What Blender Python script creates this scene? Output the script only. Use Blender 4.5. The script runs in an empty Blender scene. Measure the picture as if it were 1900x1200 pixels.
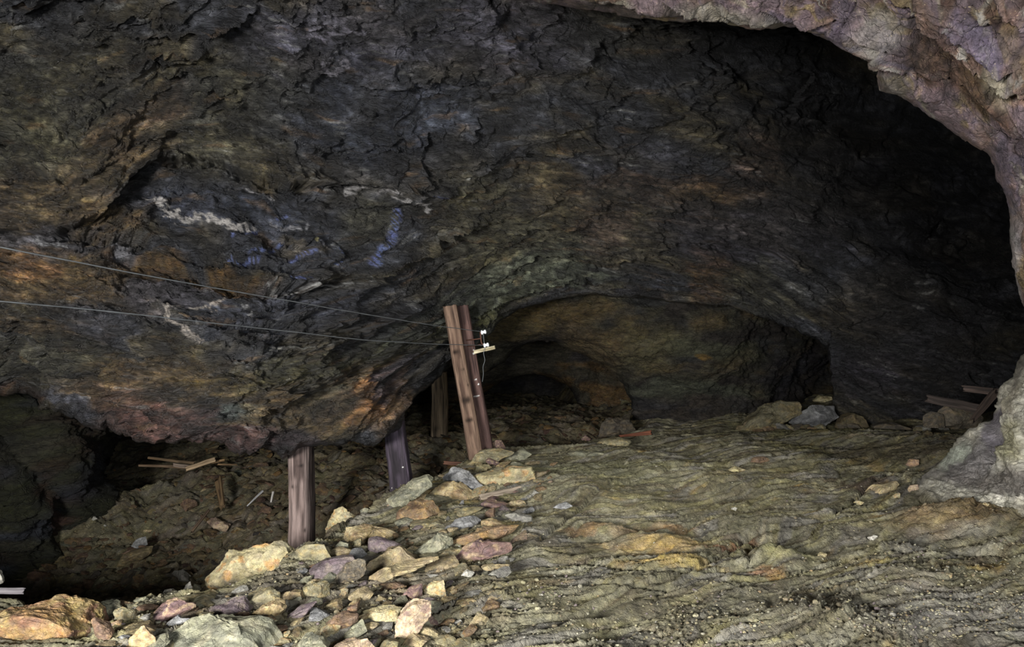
import bpy, math, random
import numpy as np
random.seed(7)
F = 1267.0
CAM = np.array([0.0, 0.0, 1.6])
C = bpy.context.scene.collection

def at(px, py, Y):
    """world point seen at photo pixel (px,py) at distance Y into the cave"""
    px = np.asarray(px, float); py = np.asarray(py, float); Y = np.asarray(Y, float)
    return np.stack([(px-950)/F*Y, Y+0*px, 1.6+(600-py)/F*Y], -1)

def s2l(c):
    c = np.asarray(c, float)/255.0
    return np.where(c <= .04045, c/12.92, ((c+.055)/1.055)**2.4)

# ---------------------------------------------------------------- noise
_rng = np.random.RandomState(11)
_P = _rng.permutation(256); _P = np.concatenate([_P, _P, _P])
_G = _rng.normal(size=(256, 3)); _G /= np.linalg.norm(_G, axis=1)[:, None]
def pn(x, y, z=0.0):
    x, y, z = np.broadcast_arrays(np.asarray(x, float), np.asarray(y, float), np.asarray(z, float))
    xi = np.floor(x).astype(np.int64); yi = np.floor(y).astype(np.int64); zi = np.floor(z).astype(np.int64)
    xf = x-xi; yf = y-yi; zf = z-zi
    u = xf*xf*xf*(xf*(xf*6-15)+10); v = yf*yf*yf*(yf*(yf*6-15)+10); w = zf*zf*zf*(zf*(zf*6-15)+10)
    X = xi & 255; Yy = yi & 255; Z = zi & 255
    def g(a, b, c):
        h = _P[_P[_P[(X+a) & 255]+((Yy+b) & 255)]+((Z+c) & 255)]
        G = _G[h]
        return G[..., 0]*(xf-a)+G[..., 1]*(yf-b)+G[..., 2]*(zf-c)
    def L(t, a, b): return a+t*(b-a)
    return L(w, L(v, L(u, g(0,0,0), g(1,0,0)), L(u, g(0,1,0), g(1,1,0))),
                L(v, L(u, g(0,0,1), g(1,0,1)), L(u, g(0,1,1), g(1,1,1))))*1.5
def fbm(x, y, z=0.0, o=4, gain=.5):
    s = 0; a = 1
    for i in range(o):
        s = s+a*pn(x*2**i+i*17.3, y*2**i-i*9.1, z*2**i+i*5.7); a *= gain
    return s
def ridge(x, y, z=0.0, o=4, gain=.5):
    s = 0; a = 1
    for i in range(o):
        s = s+a*(1-2*np.abs(pn(x*2**i+i*7.3, y*2**i-i*3.1, z*2**i+i*2.7))); a *= gain
    return s
def vorf(x, y, seed=0, tilt=1.0, jit=.9):
    """angular chips: every cell is a small tilted plane; returns height and distance-to-border"""
    x, y = np.broadcast_arrays(np.asarray(x, float), np.asarray(y, float))
    xi = np.floor(x).astype(np.int64); yi = np.floor(y).astype(np.int64)
    d1 = np.full(x.shape, 9.); d2 = np.full(x.shape, 9.); h = np.zeros(x.shape)
    for a in (-1, 0, 1):
        for b in (-1, 0, 1):
            X = (xi+a) & 255; Y = (yi+b) & 255
            k = _P[_P[X]+Y+seed % 200]; k2 = _P[k+37]; k3 = _P[k2+91]; k4 = _P[k3+53]; k5 = _P[k4+17]
            dx = x-(xi+a+.5+jit*(k/255.-.5)); dy = y-(yi+b+.5+jit*(k2/255.-.5)); d = dx*dx+dy*dy
            hh = (k3/255.-.5)+tilt*((k4/255.-.5)*dx+(k5/255.-.5)*dy)*1.6
            m = d < d1
            d2 = np.where(m, d1, np.minimum(d2, d)); d1 = np.where(m, d, d1); h = np.where(m, hh, h)
    return h, np.sqrt(d2)-np.sqrt(d1)
def sstep(a, b, x):
    t = np.clip((x-a)/(b-a), 0, 1); return t*t*(3-2*t)

# ---------------------------------------------------------------- interpolation
class TPS:
    def __init__(s, pts, smooth=1e-3):
        p = np.array(pts, float); s.xy = p[:, :2]; v = p[:, 2]; s.sc = np.ptp(s.xy, axis=0).max()
        q = s.xy/s.sc; n = len(q)
        K = s.k(np.linalg.norm(q[:, None]-q[None], axis=-1))+smooth*np.eye(n)
        A = np.zeros((n+3, n+3)); A[:n, :n] = K; A[:n, n] = 1; A[:n, n+1:] = q; A[n, :n] = 1; A[n+1:, :n] = q.T
        s.w = np.linalg.solve(A, np.concatenate([v, [0, 0, 0]])); s.q = q
    def k(s, r): return np.where(r > 1e-9, r*r*np.log(np.maximum(r, 1e-9)), 0)
    def __call__(s, x, y):
        x = np.asarray(x, float); sh = x.shape
        X = np.stack([x.ravel(), np.asarray(y, float).ravel()], -1)/s.sc
        out = np.empty(len(X))
        for i in range(0, len(X), 40000):
            c = X[i:i+40000]
            r = np.linalg.norm(c[:, None]-s.q[None], axis=-1)
            out[i:i+40000] = s.k(r)@s.w[:-3]+s.w[-3]+c@s.w[-2:]
        return out.reshape(sh)
class Baked:
    """bilinear lookup of an expensive 2-D function"""
    def __init__(s, fn, x0, x1, y0, y1, nx, ny):
        s.b = (x0, x1, y0, y1, nx, ny)
        X, Y = np.meshgrid(np.linspace(x0, x1, nx), np.linspace(y0, y1, ny))
        s.t = fn(X, Y)
    def __call__(s, x, y):
        x0, x1, y0, y1, nx, ny = s.b
        u = np.clip((np.asarray(x, float)-x0)/(x1-x0)*(nx-1), 0, nx-1.001); v = np.clip((np.asarray(y, float)-y0)/(y1-y0)*(ny-1), 0, ny-1.001)
        i = u.astype(int); j = v.astype(int); a = u-i; b = v-j; t = s.t
        return (t[j, i]*(1-a)+t[j, i+1]*a)*(1-b)+(t[j+1, i]*(1-a)+t[j+1, i+1]*a)*b

def poly_dist(x, y, line):
    """unsigned distance, signed side (positive = below / right of travel), and parameter along polyline"""
    L = np.array(line, float); best = np.full(np.shape(x), 1e9); side = np.zeros(np.shape(x)); par = np.zeros(np.shape(x))
    seg = np.linalg.norm(np.diff(L[:, :2], axis=0), axis=1); cum = np.concatenate([[0], np.cumsum(seg)])
    for k in range(len(L)-1):
        ax, ay = L[k, :2]; bx, by = L[k+1, :2]; dx = bx-ax; dy = by-ay; l2 = dx*dx+dy*dy+1e-12
        t = np.clip(((x-ax)*dx+(y-ay)*dy)/l2, 0, 1)
        ex = x-(ax+t*dx); ey = y-(ay+t*dy); d = np.sqrt(ex*ex+ey*ey)
        m = d < best
        best = np.where(m, d, best); side = np.where(m, np.sign(dx*ey-dy*ex), side); par = np.where(m, (cum[k]+t*seg[k])/cum[-1], par)
    return best, side, par

def resample(poly, n):
    P = np.array(poly, float); d = np.linalg.norm(np.diff(P[:, :2], axis=0), axis=1); c = np.concatenate([[0], np.cumsum(d)]); c /= c[-1]
    t = np.linspace(0, 1, n)
    return np.stack([np.interp(t, c, P[:, k]) for k in range(P.shape[1])], -1)

# ---------------------------------------------------------------- mesh building
def link_mesh(name, verts, faces, mat, col=None, parent=None, smooth=True, sharp=None):
    me = bpy.data.meshes.new(name)
    V = np.asarray(verts, np.float32); Fc = np.asarray(faces, np.int32)
    me.vertices.add(len(V)); me.vertices.foreach_set('co', V.ravel())
    k = Fc.shape[1]
    me.loops.add(Fc.size); me.loops.foreach_set('vertex_index', Fc.ravel())
    me.polygons.add(len(Fc)); me.polygons.foreach_set('loop_start', np.arange(0, Fc.size, k, dtype=np.int32))
    me.polygons.foreach_set('loop_total', np.full(len(Fc), k, np.int32))
    me.update(calc_edges=True)
    me.polygons.foreach_set('use_smooth', np.full(len(Fc), smooth))
    if col is not None:
        a = me.color_attributes.new('Col', 'FLOAT_COLOR', 'POINT')
        cc = np.ones((len(V), 4), np.float32); cc[:, :3] = col
        a.data.foreach_set('color', cc.ravel())
    me.validate()
    me.materials.append(mat)
    o = bpy.data.objects.new(name, me); C.objects.link(o)
    if parent: o.parent = parent
    return o
def grid_faces(nr, nc):
    i = np.arange(nr*nc).reshape(nr, nc)
    return np.stack([i[:-1, :-1], i[:-1, 1:], i[1:, 1:], i[1:, :-1]], -1).reshape(-1, 4)
def grid_normals(P):
    a = np.gradient(P, axis=0); b = np.gradient(P, axis=1)
    n = np.cross(a, b); n /= np.linalg.norm(n, axis=-1)[..., None]+1e-12
    toc = CAM-P
    s = np.sign((n*toc).sum(-1)); s[s == 0] = 1
    # consistent orientation : majority
    if (s > 0).mean() < .5: n = -n
    return n
def tag(o, label=None, cat=None, group=None, kind=None):
    if label: o['label'] = label
    if cat: o['category'] = cat
    if group: o['group'] = group
    if kind: o['kind'] = kind
    return o

# ---------------------------------------------------------------- materials
def rock_mat(name, bump=.02, scale=1.0, mott=.5, rough=.75, spec=.3, grain=1.0, stretch=(1, 1, 1), speck=None, rot=None):
    m = bpy.data.materials.new(name); m.use_nodes = True; nt = m.node_tree; N = nt.nodes; Lk = nt.links
    b = N['Principled BSDF']
    tc = N.new('ShaderNodeTexCoord'); mp = N.new('ShaderNodeMapping'); mp.inputs['Scale'].default_value = [s*scale for s in stretch]
    if rot: mp.inputs['Rotation'].default_value = rot
    Lk.new(tc.outputs['Object'], mp.inputs['Vector'])
    if scale > 1.2:
        oi = N.new('ShaderNodeObjectInfo'); ml = N.new('ShaderNodeMath'); ml.operation = 'MULTIPLY'; ml.inputs[1].default_value = 40; Lk.new(oi.outputs['Random'], ml.inputs[0]); Lk.new(ml.outputs[0], mp.inputs['Location'])
    at_ = N.new('ShaderNodeAttribute'); at_.attribute_name = 'Col'
    def noise(sc, det=6, ro=.6, dist=0.0):
        n = N.new('ShaderNodeTexNoise'); n.inputs['Scale'].default_value = sc; n.inputs['Detail'].default_value = det
        n.inputs['Roughness'].default_value = ro; n.inputs['Distortion'].default_value = dist
        Lk.new(mp.outputs['Vector'], n.inputs['Vector']); return n
    def mr(src, a, b_, c, d):
        r = N.new('ShaderNodeMapRange'); r.inputs['From Min'].default_value = a; r.inputs['From Max'].default_value = b_
        r.inputs['To Min'].default_value = c; r.inputs['To Max'].default_value = d; Lk.new(src, r.inputs['Value']); return r.outputs['Result']
    def mul(x, y, op='MULTIPLY'):
        q = N.new('ShaderNodeMath'); q.operation = op
        for i, v in enumerate((x, y)):
            if isinstance(v, (int, float)): q.inputs[i].default_value = v
            else: Lk.new(v, q.inputs[i])
        return q.outputs[0]
    n1 = noise(2.5, 8, .65, .6); n2 = noise(14, 8, .7, .3); n3 = noise(70, 4, .7)
    f = mul(mr(n1.outputs['Fac'], .3, .7, 1-mott, 1+mott), mr(n2.outputs['Fac'], .3, .7, 1-mott, 1+mott))
    f = mul(f, mr(n3.outputs['Fac'], .3, .7, 1-.6*mott, 1+.6*mott))
    vm = N.new('ShaderNodeVectorMath'); vm.operation = 'SCALE'; Lk.new(at_.outputs['Color'], vm.inputs[0]); Lk.new(f, vm.inputs['Scale'])
    # slight hue variation
    hn = noise(6, 5, .6, 1.0); hs = N.new('ShaderNodeHueSaturation')
    Lk.new(mr(hn.outputs['Fac'], .3, .7, .488, .512), hs.inputs['Hue']); Lk.new(mr(n2.outputs['Color'], .3, .7, .7, 1.12), hs.inputs['Saturation'])
    Lk.new(vm.outputs[0], hs.inputs['Color'])
    colour = hs.outputs['Color']
    if speck:
        v = N.new('ShaderNodeTexVoronoi'); v.inputs['Scale'].default_value = speck[0]; Lk.new(mp.outputs['Vector'], v.inputs['Vector'])
        lt = mr(v.outputs['Distance'], .10, .22, 1, 0); wn = mr(n2.outputs['Fac'], .5, .6, 0, speck[2])
        mx = N.new('ShaderNodeMix'); mx.data_type = 'RGBA'; Lk.new(mul(lt, wn), mx.inputs['Factor'])
        Lk.new(colour, mx.inputs['A']); mx.inputs['B'].default_value = (*s2l(speck[1]), 1); colour = mx.outputs['Result']
    Lk.new(colour, b.inputs['Base Color'])
    Lk.new(mr(n2.outputs['Fac'], .3, .7, rough-.18, rough+.15), b.inputs['Roughness'])
    b.inputs['Specular IOR Level'].default_value = spec
    # bump
    v2 = N.new('ShaderNodeTexVoronoi'); v2.feature = 'DISTANCE_TO_EDGE'; v2.inputs['Scale'].default_value = 9*grain
    nd = noise(5, 4, .6); mixv = N.new('ShaderNodeMix'); mixv.data_type = 'VECTOR'; mixv.inputs['Factor'].default_value = .12
    Lk.new(mp.outputs['Vector'], mixv.inputs['A']); Lk.new(nd.outputs['Color'], mixv.inputs['B']); Lk.new(mixv.outputs['Result'], v2.inputs['Vector'])
    nb = noise(28*grain, 8, .75, .4); nb2 = noise(9*grain, 6, .65, .6)
    h = mul(mul(nb.outputs['Fac'], .55), mul(nb2.outputs['Fac'], 1.2), 'ADD')
    h = mul(h, mr(v2.outputs['Distance'], 0, .06, -.25, 0), 'ADD')
    bp = N.new('ShaderNodeBump'); bp.inputs['Distance'].default_value = bump; bp.inputs['Strength'].default_value = 1.0
    Lk.new(h, bp.inputs['Height']); Lk.new(bp.outputs['Normal'], b.inputs['Normal'])
    return m
def wood_mat(name, bump=.008):
    m = bpy.data.materials.new(name); m.use_nodes = True; nt = m.node_tree; N = nt.nodes; Lk = nt.links; b = N['Principled BSDF']
    tc = N.new('ShaderNodeTexCoord'); mp = N.new('ShaderNodeMapping'); mp.inputs['Scale'].default_value = (14, 14, 1.1)
    Lk.new(tc.outputs['Object'], mp.inputs['Vector'])
    n = N.new('ShaderNodeTexNoise'); n.inputs['Scale'].default_value = 2.2; n.inputs['Detail'].default_value = 9; n.inputs['Roughness'].default_value = .7; n.inputs['Distortion'].default_value = .3
    Lk.new(mp.outputs['Vector'], n.inputs['Vector'])
    r = N.new('ShaderNodeMapRange'); r.inputs['From Min'].default_value = .3; r.inputs['From Max'].default_value = .7; r.inputs['To Min'].default_value = .35; r.inputs['To Max'].default_value = 1.6
    Lk.new(n.outputs['Fac'], r.inputs['Value'])
    a = N.new('ShaderNodeAttribute'); a.attribute_name = 'Col'
    vm = N.new('ShaderNodeVectorMath'); vm.operation = 'SCALE'; Lk.new(a.outputs['Color'], vm.inputs[0]); Lk.new(r.outputs['Result'], vm.inputs['Scale'])
    Lk.new(vm.outputs[0], b.inputs['Base Color']); b.inputs['Roughness'].default_value = .8; b.inputs['Specular IOR Level'].default_value = .2
    bp = N.new('ShaderNodeBump'); bp.inputs['Distance'].default_value = bump; Lk.new(n.outputs['Fac'], bp.inputs['Height']); Lk.new(bp.outputs['Normal'], b.inputs['Normal'])
    return m
def plain_mat(name, col, rough=.6, metal=0, noise_amt=.3):
    m = bpy.data.materials.new(name); m.use_nodes = True; nt = m.node_tree; N = nt.nodes; b = N['Principled BSDF']
    n = N.new('ShaderNodeTexNoise'); n.inputs['Scale'].default_value = 40
    cr = N.new('ShaderNodeValToRGB'); c = s2l(col)
    cr.color_ramp.elements[0].position = .3; cr.color_ramp.elements[1].position = .7
    cr.color_ramp.elements[0].color = (*(c*(1-noise_amt)), 1); cr.color_ramp.elements[1].color = (*np.minimum(c*(1+noise_amt), 1), 1)
    nt.links.new(n.outputs['Fac'], cr.inputs['Fac']); nt.links.new(cr.outputs['Color'], b.inputs['Base Color'])
    b.inputs['Roughness'].default_value = rough; b.inputs['Metallic'].default_value = metal
    return m
M_MAIN = rock_mat('foliated_rock', bump=.045, mott=.7, rough=.5, spec=.6, stretch=(.8, .8, 2.0), grain=1.3)
M_FAR = rock_mat('far_rock', bump=.04, mott=.5, rough=.7, spec=.3, stretch=(.8, .8, 1.8))
M_ARCH = rock_mat('crusted_rock', bump=.03, mott=.5, rough=.75, spec=.3, grain=1.5, speck=(60, (225, 205, 160), .5))
M_PALE = rock_mat('pale_flowstone', bump=.018, mott=.4, rough=.7, spec=.3, grain=1.3, stretch=(1, 1, 1))
M_MUD = rock_mat('gritty_mud', bump=.016, mott=.35, rough=.85, spec=.25, grain=2.6, speck=(45, (200, 190, 150), .8))
M_STONE = rock_mat('broken_stone', bump=.010, scale=2.2, mott=.38, rough=.75, spec=.3, grain=1.2)
M_RUB = rock_mat('pit_rubble', bump=.015, scale=1.5, mott=.45, rough=.8, spec=.2)
M_WOOD = wood_mat('weathered_timber')
M_WIRE = plain_mat('dull_wire', (92, 96, 98), .5, .3)
M_RUST = plain_mat('rusty_iron', (95, 60, 45), .8, .3)
M_PORC = plain_mat('white_porcelain', (235, 238, 240), .2, 0, .03)

# ---------------------------------------------------------------- generic rock sheet
def blend_blobs(col, X, Y, blobs, wx, wy, soft=.25):
    for (cx, cy, rx, ry, ang, c, st) in blobs:
        a = math.radians(ang); dx = X+wx-cx; dy = Y+wy-cy
        u = (dx*math.cos(a)+dy*math.sin(a))/rx; v = (-dx*math.sin(a)+dy*math.cos(a))/ry
        w = sstep(1+soft, 1-soft, np.sqrt(u*u+v*v))*st
        col = col*(1-w[..., None])+s2l(c)*w[..., None]
    return col

def sheet(name, S, T, n, m, Yf, relief, colour, mat, curl=2.5, ncurl=40, roundpx=60, rounddep=.5, rise=.15, tpow=1.0, lipfade=0):
    """rock surface from outer line T (hidden/off frame) to its visible lip S, then rolling back behind the lip.
    relief(PX,PY,P) -> metres along normal, colour(PX,PY,P,h) -> linear rgb"""
    s = resample(S, n); t = resample(T, n)
    k = np.linspace(0, 1, m)**tpow
    PX = t[None, :, 0]*(1-k)[:, None]+s[None, :, 0]*k[:, None]
    PY = t[None, :, 1]*(1-k)[:, None]+s[None, :, 1]*k[:, None]
    Y = Yf(PX, PY)
    d = np.hypot(PX-s[None, :, 0], PY-s[None, :, 1])
    q = np.clip(1-d/roundpx, 0, 1)
    Y = Y+rounddep*(1-np.sqrt(np.clip(1-q*q, 0, 1)))
    P = at(PX, PY, Y)
    # rolled-back underside
    ph = np.linspace(0, 1, ncurl+1)[1:]
    dirpx = t[:, :2]-s[:, :2]; dirpx /= np.linalg.norm(dirpx, axis=1)[:, None]+1e-9
    last = P[-1]; ray = last-CAM; ray /= np.linalg.norm(ray, axis=1)[:, None]
    inn = np.stack([dirpx[:, 0], 0*dirpx[:, 0], -dirpx[:, 1]], -1)
    under = last[None]+ray[None]*(curl*ph[:, None, None])+inn[None]*(curl*rise*(ph[:, None, None]**1.3)+.0)
    Pf = np.concatenate([P, under], 0)
    PXf = np.concatenate([PX, np.repeat(PX[-1:], ncurl, 0)+dirpx[None, :, 0]*ph[:, None]*60], 0)
    PYf = np.concatenate([PY, np.repeat(PY[-1:], ncurl, 0)+dirpx[None, :, 1]*ph[:, None]*60], 0)
    N = grid_normals(Pf)
    h = relief(PXf, PYf, Pf)
    fade = np.concatenate([np.ones(m), 1-.75*sstep(0, .5, ph)])[:, None]; h = h*fade-(1-fade)*.08
    if lipfade: lf = 1-lipfade*np.concatenate([sstep(55, 5, d), np.ones((ncurl, n))], 0); h = h*lf
    V = Pf+N*h[..., None]
    col = colour(PXf, PYf, Pf, h)
    o = link_mesh(name, V.reshape(-1, 3), grid_faces(*PXf.shape), mat, col.reshape(-1, 3))
    o['kind'] = 'structure'
    return o, V

# ================================================================ MAIN HANGING WALL / CEILING
strata = []
def sl(val, pts):
    r = resample(pts, max(4, len(pts)))
    for p in pts: strata.append((p[0], p[1], val))
sl(0, [(-300, 60), (0, 80), (300, 60), (600, 60), (900, 30), (1200, 20), (1600, 0), (2000, 0)])
sl(100, [(-300, 250), (0, 260), (150, 275), (300, 195), (450, 160), (600, 200), (800, 190), (1000, 150), (1300, 130), (1700, 150)])
sl(200, [(-200, 400), (0, 410), (90, 430), (180, 400), (220, 360), (280, 300), (350, 293), (450, 320), (520, 342), (750, 357), (950, 290), (1100, 285), (1300, 300), (1500, 320), (1700, 340), (2000, 350)])
sl(300, [(-200, 470), (0, 465), (250, 470), (350, 490), (425, 520), (500, 537), (600, 525), (700, 500), (825, 450), (945, 395), (1100, 385), (1300, 400), (1500, 430), (1800, 500), (2000, 520)])
sl(400, [(-200, 600), (0, 610), (200, 640), (400, 640), (600, 600), (700, 560), (800, 520), (900, 470), (1000, 440), (1150, 460), (1300, 480), (1500, 540), (1800, 620), (2000, 640)])
sl(500, [(-200, 720), (0, 720), (200, 720), (400, 740), (550, 700), (700, 650), (800, 590), (900, 530), (1000, 495), (1150, 505), (1300, 530), (1450, 590), (1550, 650), (1800, 720)])
sl(600, [(0, 840), (200, 850), (400, 850), (560, 850), (700, 760), (800, 680), (900, 590), (1000, 550), (1150, 545), (1300, 560), (1400, 590), (1540, 720), (1800, 800)])
STR = Baked(TPS(strata, 2e-3), -600, 2400, -400, 1000, 301, 141)

mainY = [(-500,-250,3.9),(0,-250,4.2),(500,-250,4.7),(1000,-250,5.4),(1500,-250,7.0),(2100,-250,9),
 (-500,0,4.4),(0,0,4.9),(400,0,5.2),(800,0,5.9),(1200,0,7.0),(1500,0,10.2),(1800,0,14),(2100,0,14.5),
 (-400,200,4.7),(0,180,5.2),(300,200,5.7),(600,180,6.1),(900,180,6.6),(1200,180,7.8),(1450,180,9.4),(1700,200,14.5),(1820,260,17),(1920,320,17.5),(2100,200,17.8),
 (0,330,5.1),(150,330,5.3),(300,330,5.8),(500,340,6.1),(800,330,6.9),(1000,300,7.6),(1250,330,8.5),(1500,350,9.9),(1800,380,15.2),(1900,440,15.5),(2100,380,17.8),
 (0,450,5.2),(300,450,5.7),(600,450,6.3),(850,430,7.5),(1100,430,8.5),(1400,450,9.7),(1700,480,11.3),(2100,480,15),
 (-300,600,4.9),(0,600,5.1),(300,600,5.4),(600,600,6.1),(780,590,7.9),(850,570,8.7),(850,630,8.75),(950,570,8.8),(1100,550,8.9),(1250,560,9.4),(1400,590,9.9),(1600,600,10.5),(1850,600,10.8),
 (-300,760,5.2),(0,730,5.4),(200,780,5.3),(400,820,5.3),(560,840,5.7),(600,720,6.0),(740,780,6.7),(800,690,7.9),(400,700,5.25),
 (1545,740,10.4),(1700,760,10.6),(1900,760,10.8),(2200,760,10.8)]
MY = Baked(TPS(mainY, 1e-3), -700, 2500, -500, 1000, 161, 76)

CREV = [  # (polyline, ledge height metres, falloff px)
 ([(60,432),(120,428),(180,402),(220,362),(250,325),(285,300),(350,293),(400,300),(450,320),(520,343),(590,343),(680,350),(750,357),(800,357)], .20, 42),
 ([(240,362),(310,345),(390,331),(450,336),(510,347)], .05, 16),
 ([(-100,430),(0,431),(90,436),(180,440),(250,442),(300,448)], .14, 30),
 ([(300,456),(350,470),(425,482),(550,500),(625,495),(655,470),(640,445),(618,440)], .05, 22),
 ([(180,470),(270,472),(350,492),(425,520),(500,538),(600,528),(680,512)], .12, 30),
 ([(960,392),(900,418),(825,450),(790,475),(750,492),(700,535),(675,555),(655,580),(640,600),(590,625)], .13, 34),
 ([(540,370),(600,365),(640,385),(700,395),(760,400),(800,440)], .05, 20),
 ([(-50,315),(40,312),(120,330),(180,350)], .07, 26), ([(-50,370),(60,375),(150,392)], .06, 22),
 ([(250,62),(330,62),(400,62),(440,42),(490,15)], .10, 26),
 ([(100,180),(110,230),(120,260)], .06, 20), ([(290,100),(300,150),(340,160),(420,150)], .06, 26),
 ([(560,190),(600,150),(700,170),(800,165)], .05, 24), ([(400,265),(480,275),(600,290),(700,283),(780,290)], .05, 22),
 ([(805,250),(790,310),(800,350)], .08, 26), ([(1120,75),(1150,110),(1170,125),(1200,130)], .06, 20),
 ([(960,300),(1020,292),(1060,300)], .06, 20), ([(1010,180),(1100,190),(1170,200)], .04, 20),
 ([(880,560),(930,510),(1000,480),(1050,475),(1100,490),(1160,515)], .08, 22),
 ([(1150,500),(1210,480),(1260,465),(1320,460),(1370,470),(1400,500)], .08, 30),
 ([(900,590),(950,555),(1010,530),(1080,525),(1130,535)], .06, 16),
 ([(1250,480),(1230,430),(1270,410)], .04, 16), ([(1350,425),(1400,430),(1440,420)], .05, 16),
 ([(-50,600),(80,605),(200,640),(260,655),(330,650)], .06, 22), ([(0,690),(100,700),(200,735),(300,770)], .06, 20),
 ([(480,640),(560,622),(640,610),(720,600),(820,600)], .05, 18), ([(400,665),(480,672),(560,655),(700,630),(790,640)], .05, 16),
 ([(250,680),(330,700),(420,690),(520,700)], .05, 18), ([(430,740),(500,760),(560,740),(640,700),(700,660)], .05, 16),
 ([(1540,640),(1480,620),(1420,575),(1330,560)], .05, 16), ([(1450,600),(1560,610),(1640,590),(1700,600)], .06, 22),
 ([(1300,215),(1340,180),(1370,140)], .04, 18)]

def sx_(a, b): return a+b
def main_relief(PX, PY, P):
    f = STR(PX, PY)
    wx = fbm(PX/120, PY/120, 3.1, 3)*26; wf = fbm(PX/90, PY/60, 8.1, 3)*16
    rt = sstep(1250, 1650, PX+wx)            # far right: smoother rock
    ch = sstep(260, 120, PY+wx)*sstep(1300, 1000, PX)    # chaotic crumbly roof
    h = .20*fbm(PX/260, PY/170, 1.7, 2)+.07*fbm(sx_(PX, wx)/95, (f+wf)/34, 21.7, 3)
    fa = (f+wf)
    sx = (PX+wx)
    A = ridge(sx/230, fa/44, .3, 1)*.040 + ridge(sx/110, fa/20, 4.3, 1)*.026 + ridge(sx/52, fa/9.5, 7.7, 1)*.015 + ridge(sx/24, fa/4.6, 2.7, 1)*.008
    # saw-tooth ledges following the foliation
    ph = fa/24+1.6*pn(PX/170, PY/80, 5.5); saw = ph-np.floor(ph)
    A = A+(.030*sstep(.0, .85, saw)*(1-sstep(.85, 1., saw)))*(.4+.9*np.clip(pn(PX/90, PY/60, 9.9)+.5, 0, 1.4))
    B = ridge(PX/70, PY/60, 6.6, 4)*.04+fbm(PX/20, PY/16, 5.0, 3)*.02
    c1, e1 = vorf((sx+60*pn(PX/50, PY/30, 2.2))/75, (fa+14*pn(PX/40, PY/24, 3.2))/21, 3); c2, e2 = vorf(sx/30+.5*pn(PX/20, PY/12, 4.4), fa/9.0+.5*pn(PX/20, PY/12, 5.4), 91); c3, e3 = vorf(sx/150, fa/52, 17)
    A = A*.75+.050*c1+.020*c2+.06*c3-.016*np.exp(-(e1/.05)**2)-.008*np.exp(-(e2/.08)**2)
    c4, e4 = vorf(PX/26+.7*pn(PX/30, PY/30, 1.4), PY/22, 55); c5, e5 = vorf(PX/70+.7*pn(PX/60, PY/60, 7.4), PY/50+.5*pn(PX/60, PY/60, 8.4), 155)
    B = B+.022*c4+.055*c5-.01*np.exp(-(e5/.05)**2)
    amp = (1-.45*rt)*1.35*(.55+.9*sstep(-.35, .35, fbm(PX/130, f/45, 61., 2)))
    h = h+amp*(A*(1-.5*ch)+B*(.35+.65*ch))
    lens = np.exp(-(((PX-560)/330)**2+((PY-455)/120)**2)**2); h = h*(1-.35*lens)
    for line, a, w in CREV:
        a = a*1.3; L = np.array(line); x0, y0 = L.min(0)-2.2*w; x1, y1 = L.max(0)+2.2*w
        msk = (PX > x0-20) & (PX < x1+20) & (PY > y0-20) & (PY < y1+20)
        if not msk.any(): continue
        d, sd, par = poly_dist(PX[msk]+wx[msk]*.3+6*pn(PX[msk]/14, PY[msk]/14, 2.), PY[msk]+wf[msk]*.45+7*pn(PX[msk]/18, PY[msk]/12, 3.)+3*pn(PX[msk]/6, PY[msk]/5, 3.), line)
        if L[-1, 0] < L[0, 0]: sd = -sd
        fade = sstep(0, .12, par)*sstep(1, .88, par)
        up = np.exp(-d/w)*(sd < 0)*a*.55
        dn = -np.exp(-d/(w*.8))*(sd >= 0)*a
        groove = -a*1.3*np.exp(-(d/4.2)**2)*(.5+.9*np.clip(.5+pn(PX[msk]/30, PY[msk]/30, 6.), 0, 1))
        h[msk] += (np.where(sd < 0, up, dn)*sstep(0, 4, d)+groove)*fade
    return h-.07
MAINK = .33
GREYB = (80, 86, 102); OLIVE = (106, 102, 76); OCHRE = (138, 112, 66); ORNG = (172, 122, 68); RUSTR = (116, 82, 70); PALEG = (140, 146, 122); DARKN = (44, 44, 50); VIOL = (100, 98, 116)
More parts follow.
